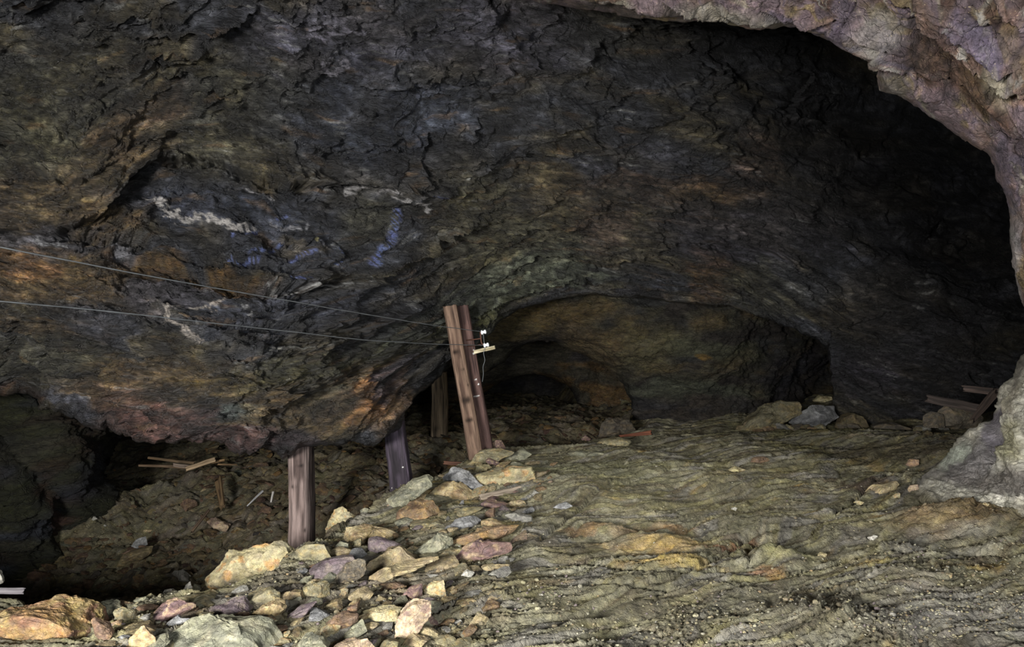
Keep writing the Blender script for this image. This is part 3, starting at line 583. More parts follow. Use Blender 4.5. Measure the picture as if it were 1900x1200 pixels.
# fan-shaped grid: finer near the camera
nr, nc = 980, 900
yy = 1.7*(19.5/1.7)**(np.linspace(0, 1, nr)**1.0)
uu = np.linspace(-1.12, 1.12, nc)
GX = yy[:, None]*uu[None, :]*(1.0)+np.sign(uu)[None, :]*0; GYY = np.repeat(yy[:, None], nc, 1)
Z0 = GB(GX, GYY); GH = ground_detail(GX, GYY, Z0)
GZ = Z0+GH
def ground_colour(x, y, z, h):
    c = np.empty(x.shape+(3,)); c[:] = s2l((136, 131, 104))
    w = fbm(x*1.1, y*1.1, 3., 3)*.28; a = math.radians(28); u = x*math.cos(a)+y*math.sin(a)+w; v = -x*math.sin(a)+y*math.cos(a)+w
    for i, (cc, th, st) in enumerate([((138,130,84), .0, .6), ((132,128,122), .1, .7), ((112,104,80), .15, .7), ((156,132,70), .42, .7), ((152,148,130), .3, .5), ((100,84,64), .45, .6)]):
        t = sstep(th-.05, th+.35, fbm(u*1.4+i*4, v*7, 40+i*3., 4))*st; c = c*(1-t[..., None])+s2l(cc)*t[..., None]
    wx = fbm(x*4, y*4, 61., 4)*.12; wy = fbm(x*4, y*4, 71., 4)*.12
    bl = []
    for (p, rx, ry, an, cc, st) in [((1215,1015),.36,.13,0,(176,146,84),.75),((1190,985),.24,.10,20,(182,150,108),.6),((1100,985),.22,.06,25,(160,122,78),.6),((1240,1050),.30,.08,0,(184,158,84),.75),((1240,985),.2,.06,0,(160,112,60),.5),
            ((1440,1038),.24,.14,0,(176,170,120),.8),((1410,1068),.10,.04,0,(160,118,66),.7),((1350,1010),.3,.03,30,(130,86,56),.7),((1770,1000),.50,.30,15,(138,114,76),.7),((1480,838),.40,.30,0,(156,148,86),.5),((1100,880),.8,.5,0,(134,134,98),.5),((1500,800),1.4,.8,0,(112,108,66),.7),
            ((1650,1150),.8,.4,0,(134,128,112),.5),((1800,1180),.5,.3,0,(142,138,130),.5),((700,1100),.7,.4,0,(116,106,92),.6),((1650,860),.6,.8,0,(94,84,60),.7),((1750,930),.5,.2,10,(84,80,74),.6),((1610,915),.3,.12,30,(86,68,56),.8)]:
        cx, cy = zpt(*p); bl.append((cx, cy, rx, ry, an, cc, st))
    c = blend_blobs(c, x, y, bl, wx, wy, .45)
    c = c*(1+.3*np.clip(fbm(x*14, y*14, 81., 4, .65), -1, 1))[..., None]*np.exp(.45*fbm(u*2.5, v*16, 85., 3))[..., None]
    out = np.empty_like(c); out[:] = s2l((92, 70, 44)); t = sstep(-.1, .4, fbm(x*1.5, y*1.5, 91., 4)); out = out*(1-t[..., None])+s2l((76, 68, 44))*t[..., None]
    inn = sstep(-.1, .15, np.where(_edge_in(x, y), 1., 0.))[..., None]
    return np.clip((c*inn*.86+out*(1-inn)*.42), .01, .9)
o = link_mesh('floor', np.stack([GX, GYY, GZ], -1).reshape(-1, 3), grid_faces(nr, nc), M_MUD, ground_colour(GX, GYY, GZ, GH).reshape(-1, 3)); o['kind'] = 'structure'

# ================================================================ STONES
def ico(sub):
    import bmesh
    bm = bmesh.new(); bmesh.ops.create_icosphere(bm, subdivisions=sub, radius=1.0)
    v = np.array([x.co[:] for x in bm.verts]); f = np.array([[y.index for y in x.verts] for x in bm.faces]); bm.free()
    v /= np.linalg.norm(v, axis=1)[:, None]
    return v, f
ICO = {k: ico(k) for k in (2, 3, 4, 5, 6)}
def facet(v, rs, n, dmin=.55, dmax=.9, zbias=None):
    v = v.copy()
    for _ in range(n):
        nn = rs.normal(size=3)
        if zbias is not None: nn = nn*np.array(zbias)
        nn /= np.linalg.norm(nn); d = rs.uniform(dmin, dmax)
        t = np.maximum(0, v@nn-d); v -= t[:, None]*nn
    return v
PALS = {  # base, patch, streak
 'cream': ((188,176,128), (160,150,118), (196,150,86)), 'ochre': ((176,152,102), (146,118,78), (196,176,128)), 'orange': ((188,142,80), (146,98,72), (198,166,96)),
 'olive': ((140,134,102), (118,112,80), (160,142,92)), 'greygreen': ((138,140,116), (112,116,100), (160,158,130)), 'grey': ((140,140,136), (112,112,112), (164,164,156)),
 'bluegrey': ((138,142,148), (108,112,122), (170,174,182)), 'purple': ((110,96,106), (92,76,92), (134,120,116)), 'redpurple': ((118,86,84), (94,68,78), (164,136,106)),
 'brown': ((132,104,72), (104,76,52), (160,124,70)), 'redbrown': ((130,98,76), (104,76,62), (156,122,84)), 'pinktan': ((182,156,128), (140,112,102), (206,176,134)),
 'tan': ((170,152,110), (140,122,90), (190,168,120)), 'yellow': ((200,188,138), (172,152,98), (220,206,150)), 'white': ((206,206,196), (180,176,168), (220,218,210)),
 'dark': ((96,88,76), (76,70,64), (120,104,80)), 'olivebrown': ((124,110,74), (100,84,60), (146,124,78))}
def stone_col(v, rs, pal, dark=1.0):
    a, b, c = [s2l(np.array(x)*.72+np.array((134, 124, 100))*.28) for x in PALS[pal]]; o = rs.uniform(0, 90, 3)
    q = v/ (np.abs(v).max()+1e-9)
    t = sstep(-.05, .45, fbm(q[:, 0]*1.8+o[0], q[:, 1]*1.8, q[:, 2]*2.6, 3)); t2 = sstep(.15, .4, fbm(q[:, 0]*3+o[1], q[:, 1]*3, q[:, 2]*5, 4))
    col = a+(b-a)*t[:, None]; col = col+(c-col)*t2[:, None]
    col = col*(1+.35*np.clip(fbm(q[:, 0]*7+o[2], q[:, 1]*7, q[:, 2]*12, 3), -1, 1))[:, None]
    return np.clip(col*dark, .01, .85)
used_px = []
def pcent(O):
    x, y = O[:, 0], O[:, 1]; x2, y2 = np.roll(x, -1), np.roll(y, -1); cr = x*y2-x2*y; a = cr.sum()/2
    c = ((x+x2)*cr).sum()/(6*a), ((y+y2)*cr).sum()/(6*a)
    return c
def stone(name, outline, pal, label, T=.42, Y=None, sub=4, seed=None, nf=9, cat='stone', group=None, nz=.05, dark=.86, zs=None, mat=None, sink=0.0):
    O = np.array(outline, float)
    if 'bottom left corner' in label: O[:, 1] += 14
    x0, y0 = O.min(0); x1, y1 = O.max(0)
    rs = np.random.RandomState(seed if seed is not None else int(x0*7+y0*13) % 99991)
    cx, cy = pcent(O)
    if Y is None:
        bi = O[:, 1].argmax(); g = ray_ground(O[bi, 0], O[bi, 1]-2); 
        if g is None: g = 9.0
        Wm = (x1-x0)/F*g; Y = g+T*Wm*.75
    th = np.linspace(-math.pi, math.pi, 181); r = np.zeros(181)
    Cl = np.vstack([O, O[:1]])
    for i, t in enumerate(th):
        dx, dy = math.cos(t), math.sin(t); best = 0
        for k in range(len(O)):
            a = Cl[k]-(cx, cy); b = Cl[k+1]-(cx, cy); e = b-a; den = dx*e[1]-dy*e[0]
            if abs(den) < 1e-9: continue
            u = (a[0]*e[1]-a[1]*e[0])/den; s = (a[0]*dy-a[1]*dx)/den
            if u > 0 and -1e-6 <= s <= 1+1e-6: best = max(best, u)
        r[i] = best
    v, f = ICO[sub]
    w = facet(v, rs, nf, .35, .88, (.5, 1.0, .6))
    rho = np.hypot(w[:, 0], w[:, 2]); tt = np.arctan2(-w[:, 2], w[:, 0])
    bi_ = np.round((tt+math.pi)/(2*math.pi)*36).astype(int) % 36; mx = np.array([rho[bi_ == q].max() for q in range(36)]); mx = np.minimum(mx, 1.)
    mxi = np.interp(tt, np.linspace(-math.pi, math.pi, 37), np.append(mx, mx[0])); rho = np.minimum(rho/mxi, 1.0)
    # widen towards the outline so the body fills it
    rr = np.interp(tt, th, r); k = np.clip(rho, 0, 1)**.82
    kmax = 1.0
    X = rr*k*np.cos(tt)/F*Y; Z = -rr*k*np.sin(tt)/F*Y; D = w[:, 1]*T*(x1-x0)/F*Y
    P = np.stack([X, D, Z], -1); sz = max(x1-x0, y1-y0)/F*Y
    if zs is None: zs = 1
    o3 = rs.uniform(0, 50, 3); q = P/sz
    nrm = P/(np.linalg.norm(P, axis=1)[:, None]+1e-9)
    hh = nz*.35*fbm(q[:, 0]*3+o3[0], q[:, 1]*3, q[:, 2]*3.5, 2)+nz*.22*ridge(q[:, 0]*4+o3[1], q[:, 1]*4, q[:, 2]*9, 2)-nz*.1+nz*.3*vorf(q[:, 0]*4+o3[0]+q[:, 1], q[:, 2]*7+q[:, 1]*3, 3)[0]*(w[:, 1] < .3)
    if sub >= 5: hh = hh+nz*.12*ridge(q[:, 0]*14+o3[1], q[:, 1]*14, q[:, 2]*22, 3)
    P = P+nrm*(hh*sz)[:, None]
    o = link_mesh(name, P, f, mat or M_STONE, stone_col(P, rs, pal, dark), smooth=False)
    o.location = at(cx, cy, Y)+np.array([0, 0, -sink]); tag(o, label, cat, group)
    used_px.append((cx, cy, (x1-x0)/2, (y1-y0)/2))
    return o
def fr(ox, oy, s): return lambda *p: [(ox+a/s, oy+b/s) for a, b in p]
A = fr(350, 900, 3.4545); B = fr(600, 800, 3.4545); Cc = fr(0, 950, 3.8); Dd = fr(950, 600, 2.0); Pp = fr(0, 740, 3.157)
ST = [
 ('boulder', A((115,600),(150,560),(250,440),(400,400),(500,385),(535,400),(540,360),(600,365),(660,420),(700,500),(800,590),(780,610),(560,650),(420,650),(250,725),(160,660)), 'cream', 'big pale cream boulder with a peaked top at the edge of the pit', .38, 6),
 ('boulder', Cc((-130,640),(-60,600),(0,590),(100,568),(300,561),(400,570),(520,600),(600,650),(650,760),(700,860),(740,950),(770,1060),(700,1150),(-150,1150)), 'orange', 'huge orange and rust stained boulder in the bottom left corner', .45, 6),
 ('boulder', A((-250,1036),(-100,920),(20,870),(180,845),(400,860),(500,900),(570,990),(600,1060),(500,1120),(-200,1130)), 'greygreen', 'broad rounded grey-green boulder at the bottom edge beside the orange boulder', .45, 5),
 ('stone', A((880,340),(880,270),(940,150),(990,130),(1080,210),(1070,240),(1000,265),(1000,290),(900,345)), 'cream', 'upright cream and green block standing alone on the platform rim', .4, 5),
 ('stone', A((1095,260),(1100,160),(1130,145),(1210,165),(1215,210),(1235,265)), 'greygreen', 'small square grey and cream block beside the pinkish triangular stone', .4, 4),
 ('stone', A((1195,190),(1290,115),(1330,190),(1300,260),(1270,280),(1200,240)), 'pinktan', 'pinkish tan triangular stone with brown spots on the rim', .35, 4),
 ('stone', A((1010,270),(1120,262),(1290,295),(1340,330),(1150,390),(1040,380),(1005,320)), 'ochre', 'long ochre slab just below the upright cream block', .4, 5),
 ('stone', A((1150,340),(1200,330),(1330,360),(1370,390),(1300,420),(1170,450)), 'purple', 'dark purple angular slab under the long ochre slab', .4, 4),
 ('stone', A((1440,430),(1600,300),(1690,340),(1700,380),(1560,465),(1450,450)), 'greygreen', 'smooth grey-green slab tilted in the middle of the scree', .45, 5),
 ('stone', A((1130,530),(1180,460),(1350,390),(1460,470),(1300,520),(1160,580)), 'tan', 'greyish tan rounded slab right of the dark purple slab', .45, 5),
 ('stone', A((1130,640),(1140,600),(1260,530),(1600,470),(1610,490),(1350,570),(1200,655)), 'tan', 'very long narrow tan slab running up the scree', .3, 5),
 ('stone', A((940,640),(950,580),(1010,500),(1090,470),(1130,490),(1130,570),(1000,650)), 'dark', 'dark egg-shaped stone with white flecks', .45, 5),
 ('stone', A((780,530),(860,480),(1000,455),(1060,450),(1080,480),(1000,570),(930,620),(800,610)), 'purple', 'purplish broken stone right of the peaked pale boulder', .4, 4),
 ('stone', A((680,410),(760,370),(880,370),(930,440),(860,520),(740,510)), 'olive', 'olive stone behind the right tip of the peaked pale boulder', .45, 4),
 ('stone', A((740,730),(720,670),(760,625),(880,618),(897,720),(760,738)), 'olive', 'squarish olive block in front of the peaked pale boulder', .45, 5),
 ('stone', A((590,740),(590,690),(640,670),(720,680),(735,720),(700,750)), 'olivebrown', 'small brownish stone left of the squarish olive block', .4, 4),
 ('stone', A((350,720),(440,680),(520,655),(590,690),(585,760),(430,800),(410,790)), 'olive', 'blocky olive stone directly under the peaked pale boulder', .4, 4),
 ('stone', A((80,850),(130,790),(340,725),(410,800),(400,840),(100,865)), 'purple', 'smooth purple slab sloping down under the pale boulder', .4, 5),
 ('stone', A((410,830),(430,800),(540,745),(600,755),(625,790),(570,860),(480,890),(410,860)), 'ochre', 'rounded ochre stone with an orange end below the olive blocks', .42, 5),
 ('stone', A((600,890),(640,830),(720,770),(830,740),(780,800),(680,880)), 'purple', 'thin flat brownish purple slab beside the rounded ochre stone', .35, 4),
 ('stone', A((1110,830),(1130,800),(1300,780),(1360,790),(1340,860),(1310,920),(1150,910)), 'yellow', 'cream-yellow block with rusty rims near the bottom edge', .4, 5),
 ('stone', A((1360,810),(1440,745),(1550,745),(1550,830),(1500,900),(1400,1010),(1320,990),(1330,880)), 'pinktan', 'large pink and tan broken block next to the cream-yellow block', .4, 5),
 ('stone', A((880,890),(940,820),(1100,810),(1090,860),(960,950),(910,940)), 'redbrown', 'rusty brown stone left of the cream-yellow block', .4, 4),
 ('stone', A((1500,660),(1520,640),(1640,590),(1655,690),(1600,715),(1520,725)), 'cream', 'cream block with red-brown veins above the pink and tan block', .4, 5),
 ('stone', A((1350,740),(1400,660),(1500,620),(1500,710),(1400,750)), 'redpurple', 'dark red-purple stone touching the cream veined block', .4, 4),
 ('stone', A((1450,960),(1500,905),(1560,920),(1620,970),(1500,1010)), 'tan', 'pointed tan stone right of the pink and tan block', .4, 4),
 ('stone', A((700,1010),(740,960),(790,940),(870,970),(900,1030),(870,1070),(720,1070)), 'greygreen', 'grey-green pointed stone cut by the bottom edge', .4, 4),
 ('stone', A((920,1040),(1000,1000),(1150,965),(1190,1030),(1200,1080),(940,1080)), 'pinktan', 'pinkish cream stone cut by the bottom edge', .4, 4),
 ('stone', A((940,1000),(1000,940),(1110,860),(1155,920),(1080,960),(1000,1020)), 'greygreen', 'smooth grey-green slab leaning on the cream-yellow block', .4, 4),
 ('stone', A((1600,460),(1640,420),(1750,400),(1760,440),(1680,490)), 'olive', 'small olive stone right of the smooth tilted slab', .4, 4),
 ('stone', A((1680,500),(1720,440),(1850,380),(1930,360),(2060,370),(2080,430),(1900,490),(1800,510)), 'redpurple', 'rusty red and pink streaked slab half buried in the mud', .35, 5),
 ('stone', A((1700,770),(1720,740),(1830,735),(1870,760),(1820,790),(1750,795)), 'ochre', 'yellow-ochre stone half buried right of the pink block', .4, 4),
 ('stone', A((250,1040),(300,1000),(480,980),(640,1010),(660,1060),(260,1070)), 'cream', 'cream stone cut by the bottom edge, below the rounded ochre stone', .4, 4),
 ('stone', A((1500,800),(1550,820),(1610,890),(1560,905),(1500,890)), 'redpurple', 'small dark red stone at the right side of the pink block', .4, 4),
 ('stone', A((1740,600),(1780,565),(1835,580),(1810,610)), 'white', 'small whitish stone on mud above the yellow-ochre stone', .4, 3),
 ('stone', B((975,280),(1000,265),(1150,240),(1330,228),(1360,260),(1350,320),(1200,345),(1080,360),(1030,330)), 'cream', 'cream slab with a dark red-brown spot above the weathered plank', .35, 5),
 ('stone', B((760,300),(830,230),(900,240),(1060,370),(1000,405),(860,325),(770,320)), 'bluegrey', 'blue-grey and tan wedge-shaped slab on the rim', .4, 5),
 ('stone', B((665,400),(760,330),(830,315),(900,360),(1005,430),(960,465),(870,435),(670,430)), 'ochre', 'cream-ochre slab with a purple tip in front of the blue-grey wedge', .4, 5),
 ('stone', B((390,440),(500,370),(560,320),(660,290),(700,310),(700,350),(620,400),(560,440),(560,470),(460,510)), 'greygreen', 'long grey-green slab on the rim below the dark post', .35, 5),
 ('stone', B((550,420),(590,390),(660,405),(650,440),(575,450)), 'ochre', 'small rounded tan stone on the long grey-green slab', .45, 4),
 ('stone', B((480,500),(560,450),(700,450),(760,530),(640,580),(470,600)), 'brown', 'purple-brown rough slab beside the pinkish triangular stone', .4, 5),
 ('stone', B((545,610),(560,580),(740,560),(800,600),(790,620),(600,625)), 'olive', 'long thin olive slab left of the blue-white stone', .35, 4),
 ('stone', B((800,600),(840,560),(960,545),(1010,580),(990,620),(880,640),(810,620)), 'bluegrey', 'oval blue-white stone in the upper scree', .4, 5),
 ('stone', B((1010,570),(1080,555),(1180,590),(1060,620),(1010,625)), 'ochre', 'flat ochre stone touching the oval blue-white stone', .4, 4),
 ('stone', B((1150,560),(1220,540),(1340,560),(1340,590),(1220,600)), 'grey', 'flat mud-dusted grey slab right of the flat ochre stone', .4, 4),
 ('stone', B((760,540),(900,490),(1040,490),(970,530),(820,570)), 'olive', 'olive slab just above the oval blue-white stone', .35, 4),
 ('stone', B((890,220),(960,170),(1000,120),(1130,108),(1230,125),(1130,190),(1000,200)), 'olive', 'olive slab on the rim at the foot of the leaning posts', .4, 5),
 ('stone', B((1140,200),(1180,150),(1280,110),(1340,140),(1260,190)), 'greygreen', 'pale grey-green slab right of the olive slab by the leaning posts', .4, 4),
 ('stone', B((960,250),(980,210),(1060,220),(1080,240),(980,275)), 'yellow', 'small yellow-cream stone above the cream slab with red-brown spot', .4, 4),
 ('stone', B((1035,190),(1060,170),(1130,200),(1140,230),(1070,220)), 'redpurple', 'small dark red stone behind the yellow-cream stone', .4, 4),
 ('stone', B((1085,115),(1085,75),(1110,55),(1140,55),(1170,105),(1160,118)), 'redpurple', 'pinkish stone touching the foot of the dark leaning post', .45, 4),
 ('stone', B((1560,150),(1620,135),(1800,145),(1810,160),(1700,185),(1600,175)), 'greygreen', 'thin flat slab lying on the mud crest right of the leaning posts', .3, 4),
 ('stone', B((790,745),(795,710),(1000,640),(1260,620),(1200,680),(1050,740),(850,750)), 'brown', 'long brown slab with an orange end half sunk in mud', .3, 5),
 ('stone', B((810,680),(830,640),(920,650),(870,690)), 'olive', 'small olive stone above the long brown slab with an orange end', .4, 4),
 ('stone', B((1330,410),(1350,375),(1390,400),(1370,420)), 'grey', 'small grey stone just below the weathered plank', .4, 3),
 ('stone', B((1470,500),(1500,480),(1560,470),(1600,490),(1540,510)), 'bluegrey', 'small blue-grey stone on the mud right of the weathered plank', .4, 4),
 ('stone', B((1165,480),(1200,450),(1290,460),(1300,480),(1220,488)), 'tan', 'smooth tan pebble below the middle of the weathered plank', .45, 4),
 ('stone', B((70,740),(110,700),(160,720),(160,760),(90,770)), 'greygreen', 'small grey-green stone at the foot of the upright cream block', .4, 4),
 ('stone', B((1000,455),(1040,430),(1130,450),(1190,460),(1090,500)), 'redpurple', 'dark red-brown stone under the left end of the weathered plank', .4, 4),
 ('stone', B((1000,890),(1030,870),(1200,870),(1190,890),(1050,905)), 'tan', 'thin tan sliver lying beside the pale grey stone in the mud', .3, 4),
 ('stone', B((1040,860),(1060,830),(1180,810),(1190,850),(1090,870)), 'grey', 'pale grey stone below the rusty streaked slab', .4, 4),
 ('stone', Cc((640,760),(670,740),(760,785),(800,870),(770,930),(700,900)), 'redbrown', 'rusty brown chunk against the right side of the orange boulder', .4, 4),
 ('stone', Cc((610,650),(720,630),(800,640),(870,700),(850,745),(650,745)), 'greygreen', 'grey-green slab right behind the orange boulder', .4, 5),
 ('stone', Cc((740,610),(870,610),(885,640),(760,642)), 'grey', 'thin grey slab on the rim behind the orange boulder', .35, 4),
 ('stone', Cc((800,690),(870,665),(950,690),(965,760),(900,790),(840,745)), 'olive', 'olive stone with a cream top edge near the orange boulder', .4, 4),
 ('stone', Cc((945,690),(980,660),(1120,660),(1060,710),(970,720)), 'redbrown', 'small red-brown stone left of the big purple-red slab', .4, 4),
 ('stone', Cc((1045,740),(1180,620),(1240,600),(1395,625),(1390,660),(1170,780),(1060,770)), 'redpurple', 'big flat purple-red slab left of the peaked pale boulder', .38, 5),
 ('stone', Cc((965,775),(1000,730),(1060,710),(1050,765)), 'grey', 'small grey stone at the left end of the purple-red slab', .4, 3),
 ('stone', Cc((1160,790),(1240,735),(1350,740),(1340,770),(1190,820)), 'bluegrey', 'striped blue-grey stone below the purple-red slab', .4, 4),
 ('stone', Cc((745,790),(850,750),(880,790),(780,815)), 'brown', 'flat brown stone in front of the olive stone with a cream edge', .4, 3),
 ('stone', Cc((775,850),(830,810),(1080,760),(1160,800),(1000,850),(820,870)), 'olivebrown', 'long olive-brown slab above the pointed ochre stone', .38, 5),
 ('stone', Cc((915,960),(920,880),(1010,795),(1110,870),(1110,930),(1040,980)), 'ochre', 'pointed ochre stone between the orange and the grey-green boulders', .4, 5),
 ('stone', Cc((800,900),(870,855),(925,870),(900,930),(810,925)), 'bluegrey', 'small blue-grey stone left of the pointed ochre stone', .4, 4),
 ('stone', Cc((1140,610),(1165,540),(1230,533),(1250,560),(1180,625)), 'white', 'pale bluish white stone on the rim left of the peaked pale boulder', .4, 4),
 ('stone', Cc((1280,580),(1300,520),(1345,482),(1362,560),(1330,580)), 'grey', 'small upright grey stone on the rim left of the peaked pale boulder', .4, 4),
 ('stone', Cc((1360,545),(1370,500),(1430,520),(1440,560),(1400,566)), 'greygreen', 'small grey-green stone wedged against the peaked pale boulder', .4, 3),
 ('stone', Cc((1200,620),(1300,580),(1480,570),(1560,620),(1420,680),(1390,630)), 'olive', 'olive slab between the purple-red slab and the peaked pale boulder', .38, 4),
 ('stone', Cc((-55,415),(-20,398),(5,404),(25,440),(34,470),(20,500),(-20,512),(-60,480)), 'white', 'round whitish stone at the left edge above the grey plank', .5, 4),
 ('stone', Cc((910,640),(960,610),(1020,600),(1035,645)), 'greygreen', 'small grey-green stone on the rim behind the red-brown stone', .4, 3),
 ('stone', Cc((1210,730),(1260,690),(1400,670),(1390,705),(1260,740)), 'redbrown', 'reddish brown sliver under the purple-red slab', .35, 3),
 ('stone', Cc((1035,645),(1060,612),(1095,622),(1105,645)), 'white', 'tiny pale stone on the rim left of the bluish white stone', .4, 3),
 ('stone', Dd((878,522),(900,503),(940,500),(968,516),(930,528)), 'redbrown', 'reddish brown stone lying alone on the far mud', .4, 4),
 ('stone', Dd((803,552),(830,538),(872,550),(842,564)), 'yellow', 'pale yellow stone lying on the mud near the reddish brown one', .4, 4),
 ('stone', Dd((1320,640),(1350,612),(1420,588),(1432,600),(1420,620),(1370,634)), 'tan', 'pale tan stone poking out of the mud near the buttress tip', .4, 4),
 ('stone', Dd((1403,652),(1415,636),(1438,628),(1438,644)), 'cream', 'small cream stone just in front of the pale tan stone', .4, 3),
 ('stone', Dd((1318,802),(1340,793),(1358,797),(1350,814),(1326,812)), 'white', 'small bluish white stone on mud before the buttress', .4, 3),
 ('stone', Dd((1128,868),(1145,860),(1168,862),(1160,876)), 'yellow', 'pale pebble beside the smooth mud mound', .4, 3),
 ('stone', Dd((1462,532),(1480,510),(1505,510),(1508,528),(1480,540)), 'redbrown', 'rounded rust-coloured stone on the mud left of the buttress', .45, 4),
 ('stone', Dd((1738,682),(1750,673),(1768,676),(1760,687)), 'cream', 'cream pebble on the brown slope under the buttress', .4, 3),
 ('stone', Dd((1468,622),(1480,600),(1505,596),(1510,612),(1490,630)), 'pinktan', 'pinkish stone at the very tip of the buttress', .4, 3),
 ('stone', Dd((812,695),(826,688),(840,694),(830,703)), 'white', 'white pebble on the mud between the two orange stains and buttress', .4, 3),
 ('stone', Dd((1596,948),(1612,936),(1640,940),(1624,957)), 'cream', 'cream pebble in the grit at lower right', .4, 3),
 ('stone', Dd((1268,673),(1280,664),(1306,668),(1290,681)), 'cream', 'small cream stone in the dark furrow before the buttress', .4, 3),
 ('stone', Dd((830,395),(870,350),(960,300),(1000,288),(1060,292),(1075,330),(960,385),(880,400)), 'olive', 'large olive outcrop stone at the far end of the mud', .35, 5),
 ('stone', Dd((1035,370),(1060,330),(1100,303),(1200,308),(1225,350),(1130,385),(1060,385)), 'bluegrey', 'blue-grey outcrop stone in front of the rock pillar', .35, 5),
 ('stone', Dd((310,458),(330,433),(400,428),(450,440),(420,460)), 'olive', 'flat olive stone at the far rim of the mud', .35, 4),
 ('stone', Dd((318,415),(330,370),(350,352),(440,352),(462,390),(458,412)), 'dark', 'dark blocky stone at the foot of the inner arch', .4, 5),
 ('stone', Dd((250,448),(256,425),(272,412),(298,430),(294,450)), 'redpurple', 'reddish pointed stone left of the dark blocky stone', .4, 4),
 ('stone', Dd((1200,390),(1215,345),(1260,328),(1300,345),(1320,385)), 'olivebrown', 'olive-brown outcrop lump right of the blue-grey outcrop stone', .4, 4),
 ('stone', Dd((1108,288),(1140,268),(1182,270),(1190,282),(1150,292)), 'yellow', 'yellow topped stone above the blue-grey outcrop stone', .4, 4),
 ('stone', Dd((1525,385),(1535,345),(1560,328),(1595,335),(1602,385)), 'dark', 'dark rounded stone left of the propped planks', .4, 4),
 ('stone', Dd((1585,390),(1588,320),(1610,305),(1700,318),(1745,345),(1740,392)), 'dark', 'big dark block carrying the lower propped plank', .4, 4),
 ('stone', Dd((1320,390),(1370,372),(1420,368),(1460,382),(1500,392)), 'dark', 'low dark slab at the far edge right of the outcrop', .35, 4),
]
HANDOBJ = []
for (nm, ol, pal, lab, T, sub) in ST:
    kw = {}
    if 'cut by the bottom edge' in lab or 'bottom edge beside' in lab: kw['Y'] = 3.25 if 'rounded' not in lab else 3.35
    if 'bottom left corner' in lab: kw['Y'] = 3.45; kw['dark'] = .66
    if 'big pale cream' in lab: kw['Y'] = 4.75
    if 'at the left edge above' in lab: kw['Y'] = 4.3
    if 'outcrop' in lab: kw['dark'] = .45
    if 'outcrop' not in lab and ('mud' in lab or 'pebble' in lab or 'furrow' in lab): kw['sink'] = -.018; kw['dark'] = .95
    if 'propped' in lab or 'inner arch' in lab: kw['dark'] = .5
    if 'outcrop' in lab: kw['Y'] = 10.1 if 'yellow' not in lab else 10.7
    if 'propped plank' in lab: kw['Y'] = 7.9
    if 'foot of the dark leaning' in lab: kw['Y'] = 8.15
    if 'inner arch' in lab or 'reddish pointed' in lab: kw['Y'] = 10.2
    if 'far edge right' in lab: kw['Y'] = 9.6
    if 'upright cream and green' in lab: kw['Y'] = 5.75
    if 'small square grey' in lab or 'pinkish tan triangular' in lab: kw['Y'] = 5.85
    if 'rim left of the peaked' in lab: kw['Y'] = 4.5
    sub = max(sub, 4); big = sub >= 5
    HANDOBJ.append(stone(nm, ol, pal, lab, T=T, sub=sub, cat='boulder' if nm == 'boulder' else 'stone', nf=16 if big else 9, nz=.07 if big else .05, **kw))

# ---- scattered stones
def unit_stone(rs, dims, sub=3, nf=10):
    v, f = ICO[sub]; w = facet(v, rs, nf, .38, .8)
    o = rs.uniform(0, 50, 3); w = w*(1+.06*ridge(v[:, 0]*2+o[0], v[:, 1]*2, v[:, 2]*2, 2)-.04)[:, None]
    return w*np.array(dims)/2, f
def in_poly(px, py, poly):
    c = False; n = len(poly)
    for i in range(n):
        x1, y1 = poly[i]; x2, y2 = poly[(i+1) % n]
        if (y1 > py) != (y2 > py) and px < (x2-x1)*(py-y1)/(y2-y1)+x1: c = not c
    return c
from mathutils import Euler, Matrix
def near_what(px, py):
    L = [((480,1060),'the peaked pale boulder'), ((90,1160),'the orange boulder'), ((420,1180),'the rounded grey-green boulder'), ((633,970),'the upright cream block'), ((955,908),'the weathered plank'), ((885,850),'the leaning posts'), ((715,1140),'the cream-yellow block'), ((867,985),'the oval blue-white stone'), ((780,1010),'the long tan slab'), ((800,900),'the blue-grey wedge'), ((600,1130),'the rounded ochre stone'), ((900,1080),'the yellow-ochre stone')]
    d, n, l = min((math.hypot(px-a[0], (py-a[1])*1.4), n, a) for a, n in L)
    rel = 'right of' if px-l[0] > abs(py-l[1]) else 'left of' if l[0]-px > abs(py-l[1]) else 'above' if py < l[1] else 'below'
    return rel+' '+n
rs = np.random.RandomState(5)
SCREE = [(150,1120),(330,1112),(420,1108),(520,1060),(600,1012),(720,938),(860,862),(960,846),(1030,860),(1020,900),(990,960),(960,1020),(930,1090),(900,1200),(190,1200)]
pal_s = ['olive','greygreen','tan','grey','brown','purple','ochre','olivebrown','redbrown','bluegrey','cream','pinktan','redpurple']
pal_p = np.array([18,16,12,10,10,6,8,10,4,6,5,3,4], float); pal_p /= pal_p.sum()
nice = {'olive':'olive','greygreen':'grey-green','tan':'tan','grey':'grey','brown':'brown','purple':'purple','ochre':'ochre','olivebrown':'olive-brown','redbrown':'red-brown','bluegrey':'blue-grey','cream':'cream','pinktan':'pinkish tan','redpurple':'dark red','dark':'dark','yellow':'yellowish','white':'whitish'}
cnt = 0; tries = 0; seen_lab = {}
scree_px = []
